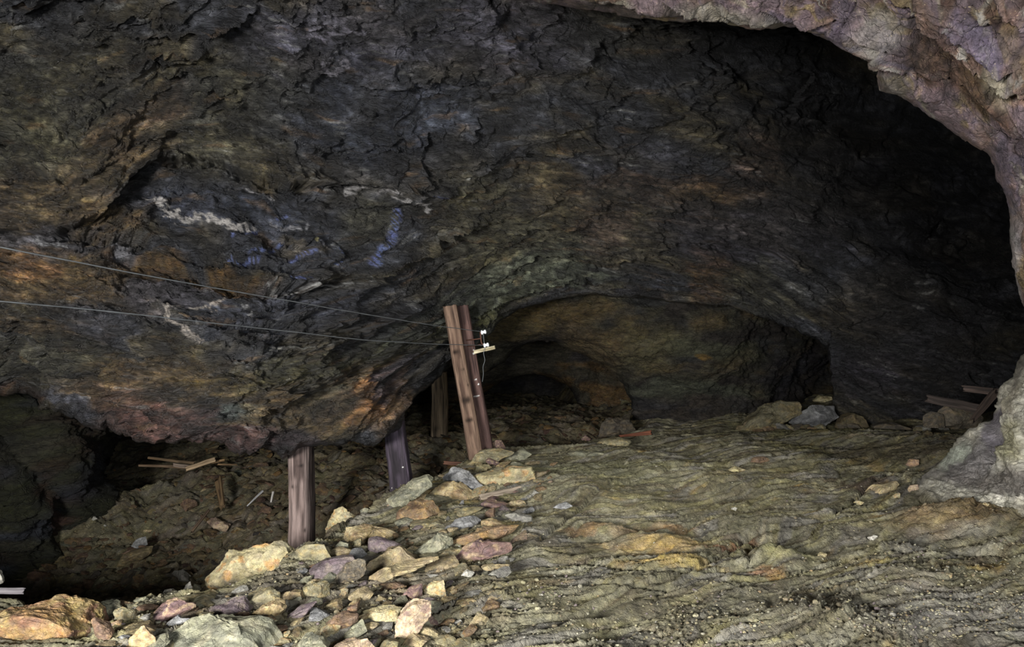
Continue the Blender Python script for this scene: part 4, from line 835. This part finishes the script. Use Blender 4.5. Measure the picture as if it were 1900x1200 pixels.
while cnt < 240 and tries < 6000:
    tries += 1
    px = rs.uniform(150, 1040); py = rs.uniform(845, 1215)
    if not in_poly(px, min(py, 1199), SCREE): continue
    L = rs.uniform(.09, .26)*(1 if rs.rand() < .65 else .5); g = ray_ground(px, py)
    if g is None or g > 8.6: continue
    rpx = L/2/g*F
    if any(abs(px-a) < (b+rpx*.5)*.75 and abs(py-c) < (d+rpx*.3)*.62 for a, c, b, d in used_px): continue
    if any(abs(px-a) < (rpx+r)*.52 and abs(py-c) < (rpx+r)*.25 for a, c, r in scree_px): continue
    scree_px.append((px, py, rpx))
    pal = pal_s[rs.choice(len(pal_s), p=pal_p)]
    dims = (L, L*rs.uniform(.5, .8), L*rs.uniform(.22, .5))
    v, f = unit_stone(rs, dims, 4, 15); R = Euler((rs.uniform(-.35, .35)+.15, rs.uniform(-.45, .1), rs.uniform(.0, .9))).to_matrix(); v = v@np.array(R).T
    o = link_mesh('scree_stone', v, f, M_STONE, stone_col(v, rs, pal, .70), smooth=False)
    p = at(px, py, g); o.location = (p[0], p[1], p[2]+dims[2]*.2)
    shape = 'flat' if dims[2] < .3*L else 'chunky'
    size = 'small ' if rpx < 16 else 'larger ' if rpx > 28 else ''
    lab = f'{size}{shape} {nice[pal]} stone in the scree, {near_what(px, py)}'
    tag(o, lab, 'stone', 'stones of the scree' if lab not in seen_lab else None)
    seen_lab.setdefault(lab, []).append(o); cnt += 1
for lab, os_ in seen_lab.items():
    for o in os_: o['group'] = lab if len(os_) > 1 else 'stones of the scree'

# ---- low rocks along the far edge of the mud, in front of the pillar
fo = {}
for k in range(34):
    px = 1375+390*rs.rand(); py = 782+rs.uniform(-4, 16)+(10 if px > 1650 else 0); L = rs.uniform(.12, .42)*(.8 if px > 1560 else 1)
    g = ray_ground(px, py)
    if g is None: g = 9.8
    g = min(g, 10.0); pal = ['dark', 'olivebrown', 'olive', 'grey', 'brown'][rs.randint(5)]; dims = (L, L*.7, L*rs.uniform(.3, .6))
    v, f = unit_stone(rs, dims, 3, 12); R_ = Euler((rs.uniform(-.3, .3), rs.uniform(-.3, .3), rs.uniform(-.6, .6))).to_matrix(); v = v@np.array(R_).T
    o = link_mesh('edge_stone', v, f, M_STONE, stone_col(v, rs, pal, .42), smooth=False); p = at(px, py, g); o.location = (p[0], p[1], zG(p[:1], p[1:2])[0]+dims[2]*.22)
    where = 'left of the blue-grey outcrop stone' if px < 1465 else 'at the foot of the rock pillar' if px < 1610 else 'between pillar and propped planks'
    lab = f"{'broad' if L > .28 else 'small'} {nice[pal]} rock at the far mud edge, {where}"
    tag(o, lab, 'stone'); fo.setdefault(lab, []).append(o)
for lab, os_ in fo.items():
    for o in os_: o['group'] = lab if len(os_) > 1 else 'rocks along the far edge'

# ---- gravel: nobody could count it
def scatter_mesh(name, items, mat, label, cat, sub=2):
    VV = []; FF = []; CC = []; n = 0
    base, bf = ICO[sub]
    for (p, dims, rot, col, seed) in items:
        r = np.random.RandomState(seed); w = facet(base, r, 7, .45, .85)*np.array(dims)/2
        w = w@np.array(Euler(rot).to_matrix()).T
        VV.append(w+p); FF.append(bf+n); n += len(w)
        CC.append(np.clip(s2l(col)*(1+.25*pn(base[:, 0]*2+seed % 31, base[:, 1]*2, base[:, 2]*2))[:, None], .01, .9))
    o = link_mesh(name, np.concatenate(VV), np.concatenate(FF), mat, np.concatenate(CC), smooth=False)
    return tag(o, label, cat, None, 'stuff')
def zsurf(x, y): 
    x = np.atleast_1d(x); y = np.atleast_1d(y); return GB(x, y)+ground_detail(x, y, None)
items = []
n = 9000; px = rs.uniform(150, 1960, n); py = 800+415*rs.uniform(0, 1, n)**.6; xs = []; 
Yq = np.clip(2027/(py-600), 2.4, 10); X = (px-950)/F*Yq
keep = _edge_in(X, Yq); dd, _, _ = poly_dist(X, Yq, EDGE); dens = .18+.9*sstep(.25, .6, fbm(X*1.3, Yq*1.3, 33., 3)+.25)+.6*sstep(1.6, .2, dd)+1.0*sstep(1450, 1750, px)*sstep(1030, 1100, py)
keep &= rs.uniform(0, 1.2, n) < dens
X = X[keep]; Yq = Yq[keep]; Zs = zsurf(X, Yq); pxk = px[keep]; pyk = py[keep]
gc = [(140,134,104),(150,146,124),(128,118,92),(150,140,104),(116,104,80),(150,146,134),(120,108,106),(140,120,86),(176,168,134)]
for i in range(len(X)):
    s = rs.uniform(.008, .022)*(1.8 if rs.rand() < .06 else 1); c = gc[rs.choice(len(gc), p=[.24,.18,.18,.06,.14,.06,.06,.04,.04])]
    items.append((np.array([X[i], Yq[i], Zs[i]+s*.1]), (s, s*rs.uniform(.6, 1), s*rs.uniform(.35, .7)), tuple(rs.uniform(-.5, .5, 3)), c, int(rs.randint(1e6))))
scatter_mesh('gravel', items, M_STONE, 'loose fine gravel and grit strewn over the lit mud', 'gravel', 2)

# ---- rubble in the pit and behind the posts
cand = []
tries = 0
while len(cand) < 2300 and tries < 20000:
    tries += 1
    px = rs.uniform(20, 1190); py = rs.uniform(750, 1112)
    if px < 170 and py < 1040-(px-60)*.8: continue
    cand.append((px, py))
cp = np.array(cand); Ys = np.arange(5.2, 16, .04)
items = []
for px, py in cand:
    P = at(np.full_like(Ys, px), np.full_like(Ys, py), Ys); z = zG(P[:, 0], P[:, 1]); hit = np.nonzero(P[:, 2] <= z)[0]
    if not len(hit) or Ys[hit[0]] < 5.3: continue
    p = P[hit[0]]
    if _edge_in(p[:1]*1., p[1:2]*1.)[0]: continue
    L = rs.uniform(.07, .30)*(rs.uniform(.5, 1)); 
    if px < 380 and py < 1000: L *= .55
    t = rs.uniform(.12, .34)
    items.append([L/p[1], p, (L, L*rs.uniform(.45, .8), L*t), (rs.uniform(-.2, .9), rs.uniform(-.5, .5), rs.uniform(-.8, .8)), px, py])
items.sort(key=lambda a: -a[0])
rp = ['brown','olivebrown','olive','redbrown','greygreen','ochre','dark','tan']; rpp = np.array([30,20,8,16,4,9,10,2.]); rpp /= rpp.sum()
lab_o = {}
for k, (q, p, dims, rot, px, py) in enumerate(items[:300]):
    pal = rp[rs.choice(len(rp), p=rpp)]
    v, f = unit_stone(rs, dims, 3, 12); v = v@np.array(Euler(rot).to_matrix()).T
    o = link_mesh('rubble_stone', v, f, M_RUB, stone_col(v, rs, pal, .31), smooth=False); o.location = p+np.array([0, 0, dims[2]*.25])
    if px < 420: zone = 'on the lower pit slope below the thin poles' if py > 960 else 'on the upper pit slope by the thin poles'
    elif px < 540: zone = 'left of the pinkish short post'
    elif px < 720: zone = 'between the pinkish and the dark short post'
    elif px < 860: zone = 'between the dark short post and the leaning posts'
    elif px < 1020: zone = 'in the passage right of the leaning posts'
    else: zone = 'at the foot of the inner arch'
    size = 'large' if k < 60 else 'medium' if k < 170 else 'small'
    lab = f'{size} {nice[pal]} rubble slab {zone}'
    tag(o, lab, 'stone'); lab_o.setdefault(lab, []).append(o)
for lab, os_ in lab_o.items():
    for o in os_: o['group'] = lab if len(os_) > 1 else 'rubble slabs in the pit'
rest = []
for (q, p, dims, rot, px, py) in items[300:]:
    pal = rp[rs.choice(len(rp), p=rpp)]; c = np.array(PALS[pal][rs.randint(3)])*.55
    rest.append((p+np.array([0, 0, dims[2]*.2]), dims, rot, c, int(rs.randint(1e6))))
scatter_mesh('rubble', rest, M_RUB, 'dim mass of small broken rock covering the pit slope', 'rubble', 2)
# named pieces in the pit
PT = [
 ('flat_stone', Pp((1192,730),(1220,708),(1255,698),(1300,715),(1350,740),(1330,775),(1250,762)), 'pinktan', 'pale pinkish slab standing out on the dark rubble left of the pinkish post', .3),
 ('flat_stone', Pp((770,860),(800,820),(860,800),(870,850),(800,875)), 'bluegrey', 'blue-grey slab in the middle of the dark pit slope', .3),
 ('flat_stone', Pp((680,985),(720,905),(800,880),(890,862),(892,900),(800,965),(700,990)), 'olivebrown', 'large ochre-brown slab below the blue-grey slab in the pit', .35),
 ('flat_stone', Pp((715,900),(760,880),(830,880),(780,915)), 'redbrown', 'rusty slab touching the top of the large ochre-brown slab in the pit', .3),
 ('flat_stone', Pp((1000,1030),(1020,1005),(1070,998),(1130,1060),(1050,1050)), 'grey', 'grey slab in the pit beside the peaked pale boulder', .35),
 ('flat_stone', Pp((1058,620),(1065,595),(1100,585),(1140,600),(1150,630),(1100,652)), 'redbrown', 'round dark red stone on the pit slope left of the upright wood stake', .4),
 ('flat_stone', Pp((533,704),(545,688),(565,690),(576,700),(550,712)), 'white', 'larger white chip on the pit slope far left', .35),
 ('flat_stone', Pp((604,742),(616,733),(627,742),(614,750)), 'white', 'smaller white chip on the pit slope far left', .35),
 ('flat_stone', Pp((840,772),(850,764),(892,768),(880,782)), 'tan', 'small tan chip above the blue-grey slab in the pit', .35)]
for nm, ol, pal, lab, T in PT:
    O = np.array(ol); bi = O[:, 1].argmax(); P = at(np.full_like(Ys, O[bi, 0]), np.full_like(Ys, O[bi, 1]), Ys)
    hit = np.nonzero(P[:, 2] <= zG(P[:, 0], P[:, 1])+.03)[0]; y = Ys[hit[0]]
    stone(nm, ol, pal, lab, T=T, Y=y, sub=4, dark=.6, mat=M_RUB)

# ================================================================ TIMBER
from mathutils import Vector
def frame_obj(o, a, b, parent=None):
    z = Vector(b)-Vector(a); z.normalize(); y = Vector((0, 1, 0)); x = y.cross(z).normalized(); y = z.cross(x)
    m = Matrix((x, y, z)).transposed().to_4x4(); m.translation = Vector(a); o.matrix_world = m
def timber(name, a, b, w0, w1, cols, label, cat='timber', depth=1.0, square=.35, seed=1, nseg=64, nr=220, knots=(), rag=.05, darkband=None, flat=None, spots=()):
    """log or plank from a to b; w0,w1 widths in metres; flat = thickness/width"""
    rs = np.random.RandomState(seed); a = np.array(a, float); b = np.array(b, float); L = np.linalg.norm(b-a)
    t = np.linspace(0, 1, nr); th = np.linspace(0, 2*math.pi, nseg, endpoint=False)
    T, H = np.meshgrid(t, th, indexing='ij')
    ct, st = np.cos(H), np.sin(H); e = 2/(2+square*8)
    x = np.sign(ct)*np.abs(ct)**e; y = np.sign(st)*np.abs(st)**e
    W = (w0+(w1-w0)*T)/2*.95
    o3 = seed*7.7
    g = fbm(ct*2.2+o3, st*2.2, T*L*1.3, 3)*.05+ridge(ct*5+o3, st*5, T*L*1.0, 2)*.028+fbm(ct*12+o3, st*12, T*L*3, 3)*.022
    r = 1+g*(1.6 if rag > .04 else 1)
    dep = flat if flat else depth
    bend = .5*(w0+w1)*.10*pn(T*1.7+o3, 0.3, .1)
    X = x*W*r+bend; Yl = y*W*dep*r; Z = T*L+0*H
    # ragged ends
    Z = Z+np.where(T > .5, 1, -1)*rag*.5*fbm(ct*2+o3, st*2, 3.3, 3)*np.abs(T-.5)*2
    V = np.stack([X, Yl, Z], -1)
    c0, c1, c2 = [s2l(c) for c in cols]
    k = sstep(-.3, .5, fbm(ct*3+o3, st*3, T*L*.9+4, 4)); k2 = sstep(.1, .4, ridge(ct*7+o3, st*7, T*L*.7, 3)-.95)
    col = c0+(c1-c0)*k[..., None]; col = col+(c2-col)*k2[..., None]
    for (kt, kang, ks, kd) in knots:
        d = np.hypot((T-kt)*L/(ks*1.5), (np.angle(np.exp(1j*(H-kang))))*W/ks); q = np.exp(-d**2*1.5)*kd; col = col*(1-q[..., None]*.85); V[..., 1] += q*.012*np.sign(-st)*-1
    if darkband:
        q = sstep(darkband[1]-.4, darkband[1]+.3, darkband[0]*ct+.35*fbm(ct+o3, st, T*L*1.2, 3))*darkband[2]; col = col*(1-q[..., None])
    for (kt, kang, ks) in spots:
        d = np.hypot((T-kt)*L, (np.angle(np.exp(1j*(H-kang))))*W); q = sstep(ks, ks*.6, d); col = col*(1-q[..., None])+s2l((225,225,220))*q[..., None]
    cap0 = V[0].mean(0); cap1 = V[-1].mean(0)
    verts = np.concatenate([V.reshape(-1, 3), [cap0, cap1]]); cc = np.concatenate([col.reshape(-1, 3), [c1*.6, c1*.6]])
    faces = []
    i = np.arange(nr*nseg).reshape(nr, nseg); j = np.roll(i, -1, axis=1)
    q = np.stack([i[:-1], j[:-1], j[1:], i[1:]], -1).reshape(-1, 4)
    tri = []
    me = bpy.data.meshes.new(name); n0 = nr*nseg
    fl = q.tolist()+[[n0, int(j[0, k]), int(i[0, k])] for k in range(nseg)]+[[n0+1, int(i[-1, k]), int(j[-1, k])] for k in range(nseg)]
    me.from_pydata(verts.tolist(), [], fl); me.polygons.foreach_set('use_smooth', [True]*len(fl))
    at_ = me.color_attributes.new('Col', 'FLOAT_COLOR', 'POINT'); c4 = np.ones((len(verts), 4), np.float32); c4[:, :3] = np.clip(cc, .005, .9); at_.data.foreach_set('color', c4.ravel())
    me.materials.append(M_WOOD); me.update()
    o = bpy.data.objects.new(name, me); C.objects.link(o); frame_obj(o, a, b)
    return tag(o, label, cat)
def down_to_ground(top, p2, extra=.08):
    a = np.array(top); b = np.array(p2); d = (b-a)/np.linalg.norm(b-a)
    for s in np.arange(0, 6, .01):
        p = a+d*s
        if p[2] < zG(p[0], p[1])-.03: return p+d*extra
    return b
fa = -math.pi/2  # angle facing the camera
A0 = at(561, 806, 6.3); A1 = down_to_ground(A0, at(561, 1010, 6.15))
timber('mine_post', A1, A0, 43/F*6.2, 41/F*6.25, ((138,122,116),(116,100,94),(78,66,62)), 'pinkish grey short post under the low rock belly, in front of the pit rubble', 'post', seed=3, knots=((.55,fa+.3,.015,1),(.75,fa-.2,.012,1),(.85,fa+.1,.01,1)), darkband=(1.0,.45,.65))
B0 = at(731, 770, 7.3); B1 = down_to_ground(B0, at(744, 905, 7.3))
timber('mine_post', B1, B0, 44/F*7.3, 36/F*7.3, ((74,66,76),(58,52,58),(42,38,42)), 'nearly black short post between the pinkish post and the leaning pair', 'post', seed=5, spots=((.45,fa-.5,.008),(.6,fa+.2,.006),(.3,fa,.006)))
D0 = at(815, 690, 9.9); D1 = down_to_ground(D0, at(815, 785, 9.9))
timber('mine_post', D1, D0, 32/F*9.9, 30/F*9.9, ((118,104,84),(92,80,64),(60,52,42)), 'grey-brown post farthest back, seen left of the leaning pair', 'post', seed=8, rag=.02)
def post_pt(px, py, Y): return at(px, py, Y)
c1b = down_to_ground(at(834, 560, 7.85), at(883, 850, 7.75), .25)
timber('mine_post', c1b, at(835, 568, 7.85), 27/F*8, 25/F*8, ((128,106,90),(108,88,74),(82,64,54)), 'front reddish brown leaning post with dark knots, left of the pair', 'post', seed=11, rag=.03,
       knots=((.74,fa-.1,.022,1),(.55,fa+.5,.012,1),(.47,fa+.1,.03,1),(.36,fa,.02,1),(.64,fa+.2,.012,.8)), darkband=(-1.0,.75,.5))
c2b = down_to_ground(at(857, 560, 8.1), at(901, 835, 8.05), .2)
timber('mine_post', c2b, at(858, 568, 8.1), 28/F*8.1, 22/F*8.1, ((98,76,70),(80,62,58),(56,42,40)), 'rear dark brown leaning post carrying the wire bracket, right of the pair', 'post', seed=12, rag=.03,
       spots=((.735,fa+.5,.011),(.715,fa+.35,.014),(.565,fa+.1,.008),(.535,fa+.3,.012),(.47,fa,.01)))
# timbers lying about
timber('plank', at(892, 924, 6.25), at(1019, 896, 6.75), 13/F*6.4, 13/F*6.6, ((178,164,146),(150,136,120),(120,108,94)), 'weathered pale plank lying on the scree crest', 'plank', seed=21, flat=.45, nr=90, rag=.06)
timber('plank', at(-60, 1096, 3.95), at(43, 1096, 4.05), 12/F*4, 12/F*4, ((136,132,134),(112,108,112),(86,82,84)), 'grey plank end at the left edge behind the orange boulder', 'plank', seed=22, flat=.3, nr=70, rag=.03)
timber('plank', at(1722, 739, 7.7), at(1822, 759, 7.3), 15/F*7.6, 17/F*7.4, ((62,54,50),(50,43,39),(38,33,30)), 'lower brown plank propped behind the pale buttress', 'plank', seed=23, flat=.4, nr=80, rag=.10)  # propped planks from here: shade behind the buttress is put into their colours
timber('plank', at(1790, 721, 7.2), at(1870, 729, 6.9), 12/F*7.1, 14/F*7, ((72,61,56),(58,49,44),(42,36,33)), 'upper brown plank with a pointed tip sticking out behind the buttress', 'plank', seed=24, flat=.4, nr=80, rag=.12)
timber('plank', at(1806, 778, 7.0), at(1848, 728, 6.9), 10/F*7, 15/F*7, ((60,50,44),(48,40,36),(36,31,28)), 'short splintered board slanting under the upper plank', 'plank', seed=25, flat=.4, nr=60, rag=.10)
timber('plank', at(1815, 757, 7.1), at(1838, 730, 7.0), 4/F*7, 6/F*7, ((60,50,44),(48,40,36),(36,31,28)), 'thin splinter between the upper and lower propped planks', 'plank', seed=26, flat=.6, nr=40, rag=.05)
timber('pole', at(275, 849, 8.9), at(360, 859, 8.75), 4/F*9, 5/F*8.8, ((122,104,82),(98,82,62),(84,64,44)), 'upper thin pole sticking out over the pit heap', 'pole', seed=31, nr=60, rag=.02)
timber('pole', at(258, 863, 8.9), at(345, 866, 8.7), 4/F*9, 6/F*8.8, ((126,108,88),(100,84,66),(84,64,44)), 'lower thin pole sticking out over the pit heap', 'pole', seed=32, nr=60, rag=.02)
timber('plank', at(322, 862, 8.55), at(352, 866, 8.5), 7/F*8.5, 7/F*8.5, ((140,126,112),(116,102,90),(84,72,64)), 'short grey board end beside the lower thin pole', 'plank', seed=33, nr=50, flat=.4, rag=.03)
timber('plank', at(346, 870, 8.4), at(398, 852, 8.6), 8/F*8.5, 9/F*8.5, ((160,140,112),(134,114,88),(96,80,60)), 'pale tan board lying across the poles on the pit heap', 'plank', seed=34, nr=60, flat=.4, rag=.05)
timber('pole', at(392, 858, 8.7), at(416, 853, 8.8), 4/F*8.7, 4/F*8.7, ((160,132,96),(130,104,72),(90,70,50)), 'short stick right of the pale tan board', 'pole', seed=35, nr=40, rag=.02)
timber('pole', at(404, 861, 8.8), at(440, 862, 8.9), 3/F*8.7, 3/F*8.7, ((120,98,70),(96,76,54),(70,54,40)), 'thin brown stick lying right of the short stick on the pit heap', 'pole', seed=36, nr=40, rag=.02)
timber('stake', at(413, 938, 7.75), at(405, 889, 8.1), 11/F*8, 15/F*8, ((112,92,66),(90,74,52),(66,52,38)), 'ochre wood stake standing in the rubble below the pale board', 'stake', seed=37, nr=60, flat=.4, rag=.12)
timber('pole', at(357, 985, 7.4), at(387, 947, 7.6), 5/F*7.5, 5/F*7.5, ((88,72,56),(70,58,46),(52,42,34)), 'brown stick slanting across the rubble left of the pinkish slab', 'pole', seed=38, nr=50, rag=.05)
timber('stick', at(459, 938, 7.5), at(487, 911, 7.7), 2.2/F*7.5, 4/F*7.5, ((190,190,190),(160,160,160),(120,120,120)), 'longer white twig on the rubble left of the pinkish post', 'stick', seed=39, nr=40, rag=.04)
timber('stick', at(503, 931, 7.4), at(507, 913, 7.5), 3/F*7.5, 4/F*7.5, ((190,186,180),(160,156,150),(120,116,110)), 'shorter white twig right beside the pinkish post', 'stick', seed=40, nr=40, rag=.04)
timber('plank', at(824, 858, 7.9), at(866, 861, 7.9), 7/F*8, 7/F*8, ((112,80,62),(92,64,50),(66,46,38)), 'reddish board lying behind the rim left of the leaning posts', 'plank', seed=41, nr=50, flat=.4, rag=.04)
timber('plank', at(1150, 809, 9.3), at(1208, 802, 9.3), 4/F*9.2, 8/F*9.2, ((130,80,58),(100,64,50),(84,46,32)), 'small rusty red board at the far rim right of the dark block', 'plank', seed=42, nr=50, flat=.5, rag=.06)

# ---- wires, bracket, insulators
def tube(name, pts, r, mat, parent=None, seg=8, wob=0):
    P = np.array(pts, float); d = np.concatenate([[0], np.cumsum(np.linalg.norm(np.diff(P, axis=0), axis=1))]); n = max(len(P)*8, 24)
    t = np.linspace(0, d[-1], n); Q = np.stack([np.interp(t, d, P[:, k]) for k in range(3)], -1)
    for _ in range(6): Q[1:-1] = (Q[:-2]+2*Q[1:-1]+Q[2:])/4
    if wob: Q[:, 2] += wob*pn(t*1.3, .5, seg)+wob*.5*pn(t*4, 1.5, seg)
    T = np.gradient(Q, axis=0); T /= np.linalg.norm(T, axis=1)[:, None]
    up = np.array([.13, .21, 1.]); X = np.cross(T, up); X /= np.linalg.norm(X, axis=1)[:, None]; Yv = np.cross(X, T)
    th = np.linspace(0, 2*math.pi, seg, endpoint=False)
    V = Q[:, None]+r*(np.cos(th)[None, :, None]*X[:, None]+np.sin(th)[None, :, None]*Yv[:, None])
    i = np.arange(n*seg).reshape(n, seg); j = np.roll(i, -1, 1)
    return link_mesh(name, V.reshape(-1, 3), np.stack([i[:-1], i[1:], j[1:], j[:-1]], -1).reshape(-1, 4), mat, None, parent)
Yp = 7.72
def wire(pp, y0, y1):
    return [at(px, py, 1/(1/y0+(1/y1-1/y0)*(px-pp[0][0])/(pp[-1][0]-pp[0][0]))) for px, py in pp]
o = tube('wire', wire([(-250,412),(0,458),(250,507),(450,543),(680,583),(807,604),(870,612),(895,615)], 3.2, Yp), .0038, M_WIRE, wob=.004)
tag(o, 'upper grey wire running from the left edge to the upper insulator', 'wire', 'wires to the leaning posts')
o = tube('wire', wire([(-250,548),(0,558),(200,577),(300,588),(450,605),(600,622),(680,631),(800,638),(832,639),(870,640),(898,640)], 3.2, Yp), .0038, M_WIRE, wob=.004)
tag(o, 'lower grey wire running from the left edge to the lower insulator', 'wire', 'wires to the leaning posts')
br = bpy.data.objects.new('wire_bracket', None); C.objects.link(br); br.location = at(893, 632, Yp)
tag(br, 'small rusty bracket with two white insulators on the dark leaning post', 'bracket')
L0 = np.array(at(893, 632, Yp))
def rel(pts): return [np.array(p)-L0 for p in pts]
tube('bracket_arm', rel([at(866,631,7.98), at(876,630,Yp), at(892,628,Yp)]), .006, M_RUST, br)
tube('bracket_arm', rel([at(868,642,7.98), at(880,641,Yp), at(892,639,Yp)]), .006, M_RUST, br)
tube('bracket_upright', rel([at(891,614,Yp), at(892,626,Yp), at(893,636,Yp), at(900,643,Yp)]), .007, M_RUST, br)
def lathe(name, prof, mat, parent, loc, axis):
    seg = 24; th = np.linspace(0, 2*math.pi, seg, endpoint=False); pr = np.array(prof)
    V = np.stack([pr[:, 0][:, None]*np.cos(th), pr[:, 0][:, None]*np.sin(th), pr[:, 1][:, None]+0*th], -1)
    i = np.arange(len(pr)*seg).reshape(len(pr), seg); j = np.roll(i, -1, 1)
    o = link_mesh(name, V.reshape(-1, 3), np.stack([i[:-1], j[:-1], j[1:], i[1:]], -1).reshape(-1, 4), mat, None, parent)
    o.location = loc; o.rotation_euler = axis; return o
prof = [(.0,-.030),(.018,-.030),(.026,-.024),(.026,-.012),(.016,-.006),(.016,.006),(.024,.012),(.024,.026),(.014,.032),(.0,.032)]
for (px, py) in ((897,616),(902,640)):
    lathe('insulator', prof, M_PORC, br, np.array(at(px, py, Yp))-L0, (0, math.radians(78), 0))
o = tube('wire', [at(897,619,Yp), at(898,634,Yp), at(900,642,Yp), at(897,655,Yp), at(900,668,Yp), at(896,680,Yp), at(897,694,Yp), at(895,708,Yp)], .0035, M_WIRE, wob=.01)
tag(o, 'loose thin wire hanging down from the insulators', 'wire')
timber('board', at(880, 653, 7.85), at(918, 644, 7.72), 7/F*7.9, 6.5/F*7.8, ((214,206,176),(190,180,148),(160,148,116)), 'short pale new board nailed to the dark leaning post below the insulators', 'board', seed=51, nr=50, flat=.5, square=.9, rag=.01)


# ================================================================ camera and light
cam = bpy.data.cameras.new('camera'); co = bpy.data.objects.new('camera', cam); C.objects.link(co)
cam.sensor_width = 36; cam.lens = F/1900*36; cam.clip_start = .05
co.location = CAM; co.rotation_euler = (math.radians(90), 0, 0); bpy.context.scene.camera = co
def area(name, loc, target, sx, sy, W, col):
    l = bpy.data.lights.new(name, 'AREA'); l.shape = 'RECTANGLE'; l.size = sx; l.size_y = sy; l.energy = W; l.color = col
    o = bpy.data.objects.new(name, l); C.objects.link(o); o.location = loc
    from mathutils import Vector
    o.rotation_euler = (Vector(target)-Vector(loc)).to_track_quat('-Z', 'Y').to_euler(); return o
area('daylight_from_the_mouth', (-2.3, -1.3, 1.55), (1.0, 5.5, .0), 1.2, .8, 1050, (1., .975, .95))
area('arch_fill', (1.1, -1.4, 1.7), (2.0, 5, 1.4), .9, .8, 270, (.93, .96, 1.))  # unseen fill light added to brighten the foreground arch
def lamp(name, loc, W, col, r=.25):
    l = bpy.data.lights.new(name, 'POINT'); l.energy = W; l.color = col; l.shadow_soft_size = r
    o = bpy.data.objects.new(name, l); C.objects.link(o); o.location = loc; return o
lamp('chamber_fill', (1.3, 6.2, 1.7), 62, (1., .97, .9))  # unseen point light, added to lift the central rock and second chamber
w = bpy.data.worlds.new('dark'); bpy.context.scene.world = w; w.use_nodes = True
w.node_tree.nodes['Background'].inputs[0].default_value = (.5, .55, .7, 1); w.node_tree.nodes['Background'].inputs[1].default_value = .002
vs = bpy.context.scene.view_settings; vs.view_transform = 'Standard'; vs.look = 'None'; vs.gamma = 1; vs.exposure = -.12
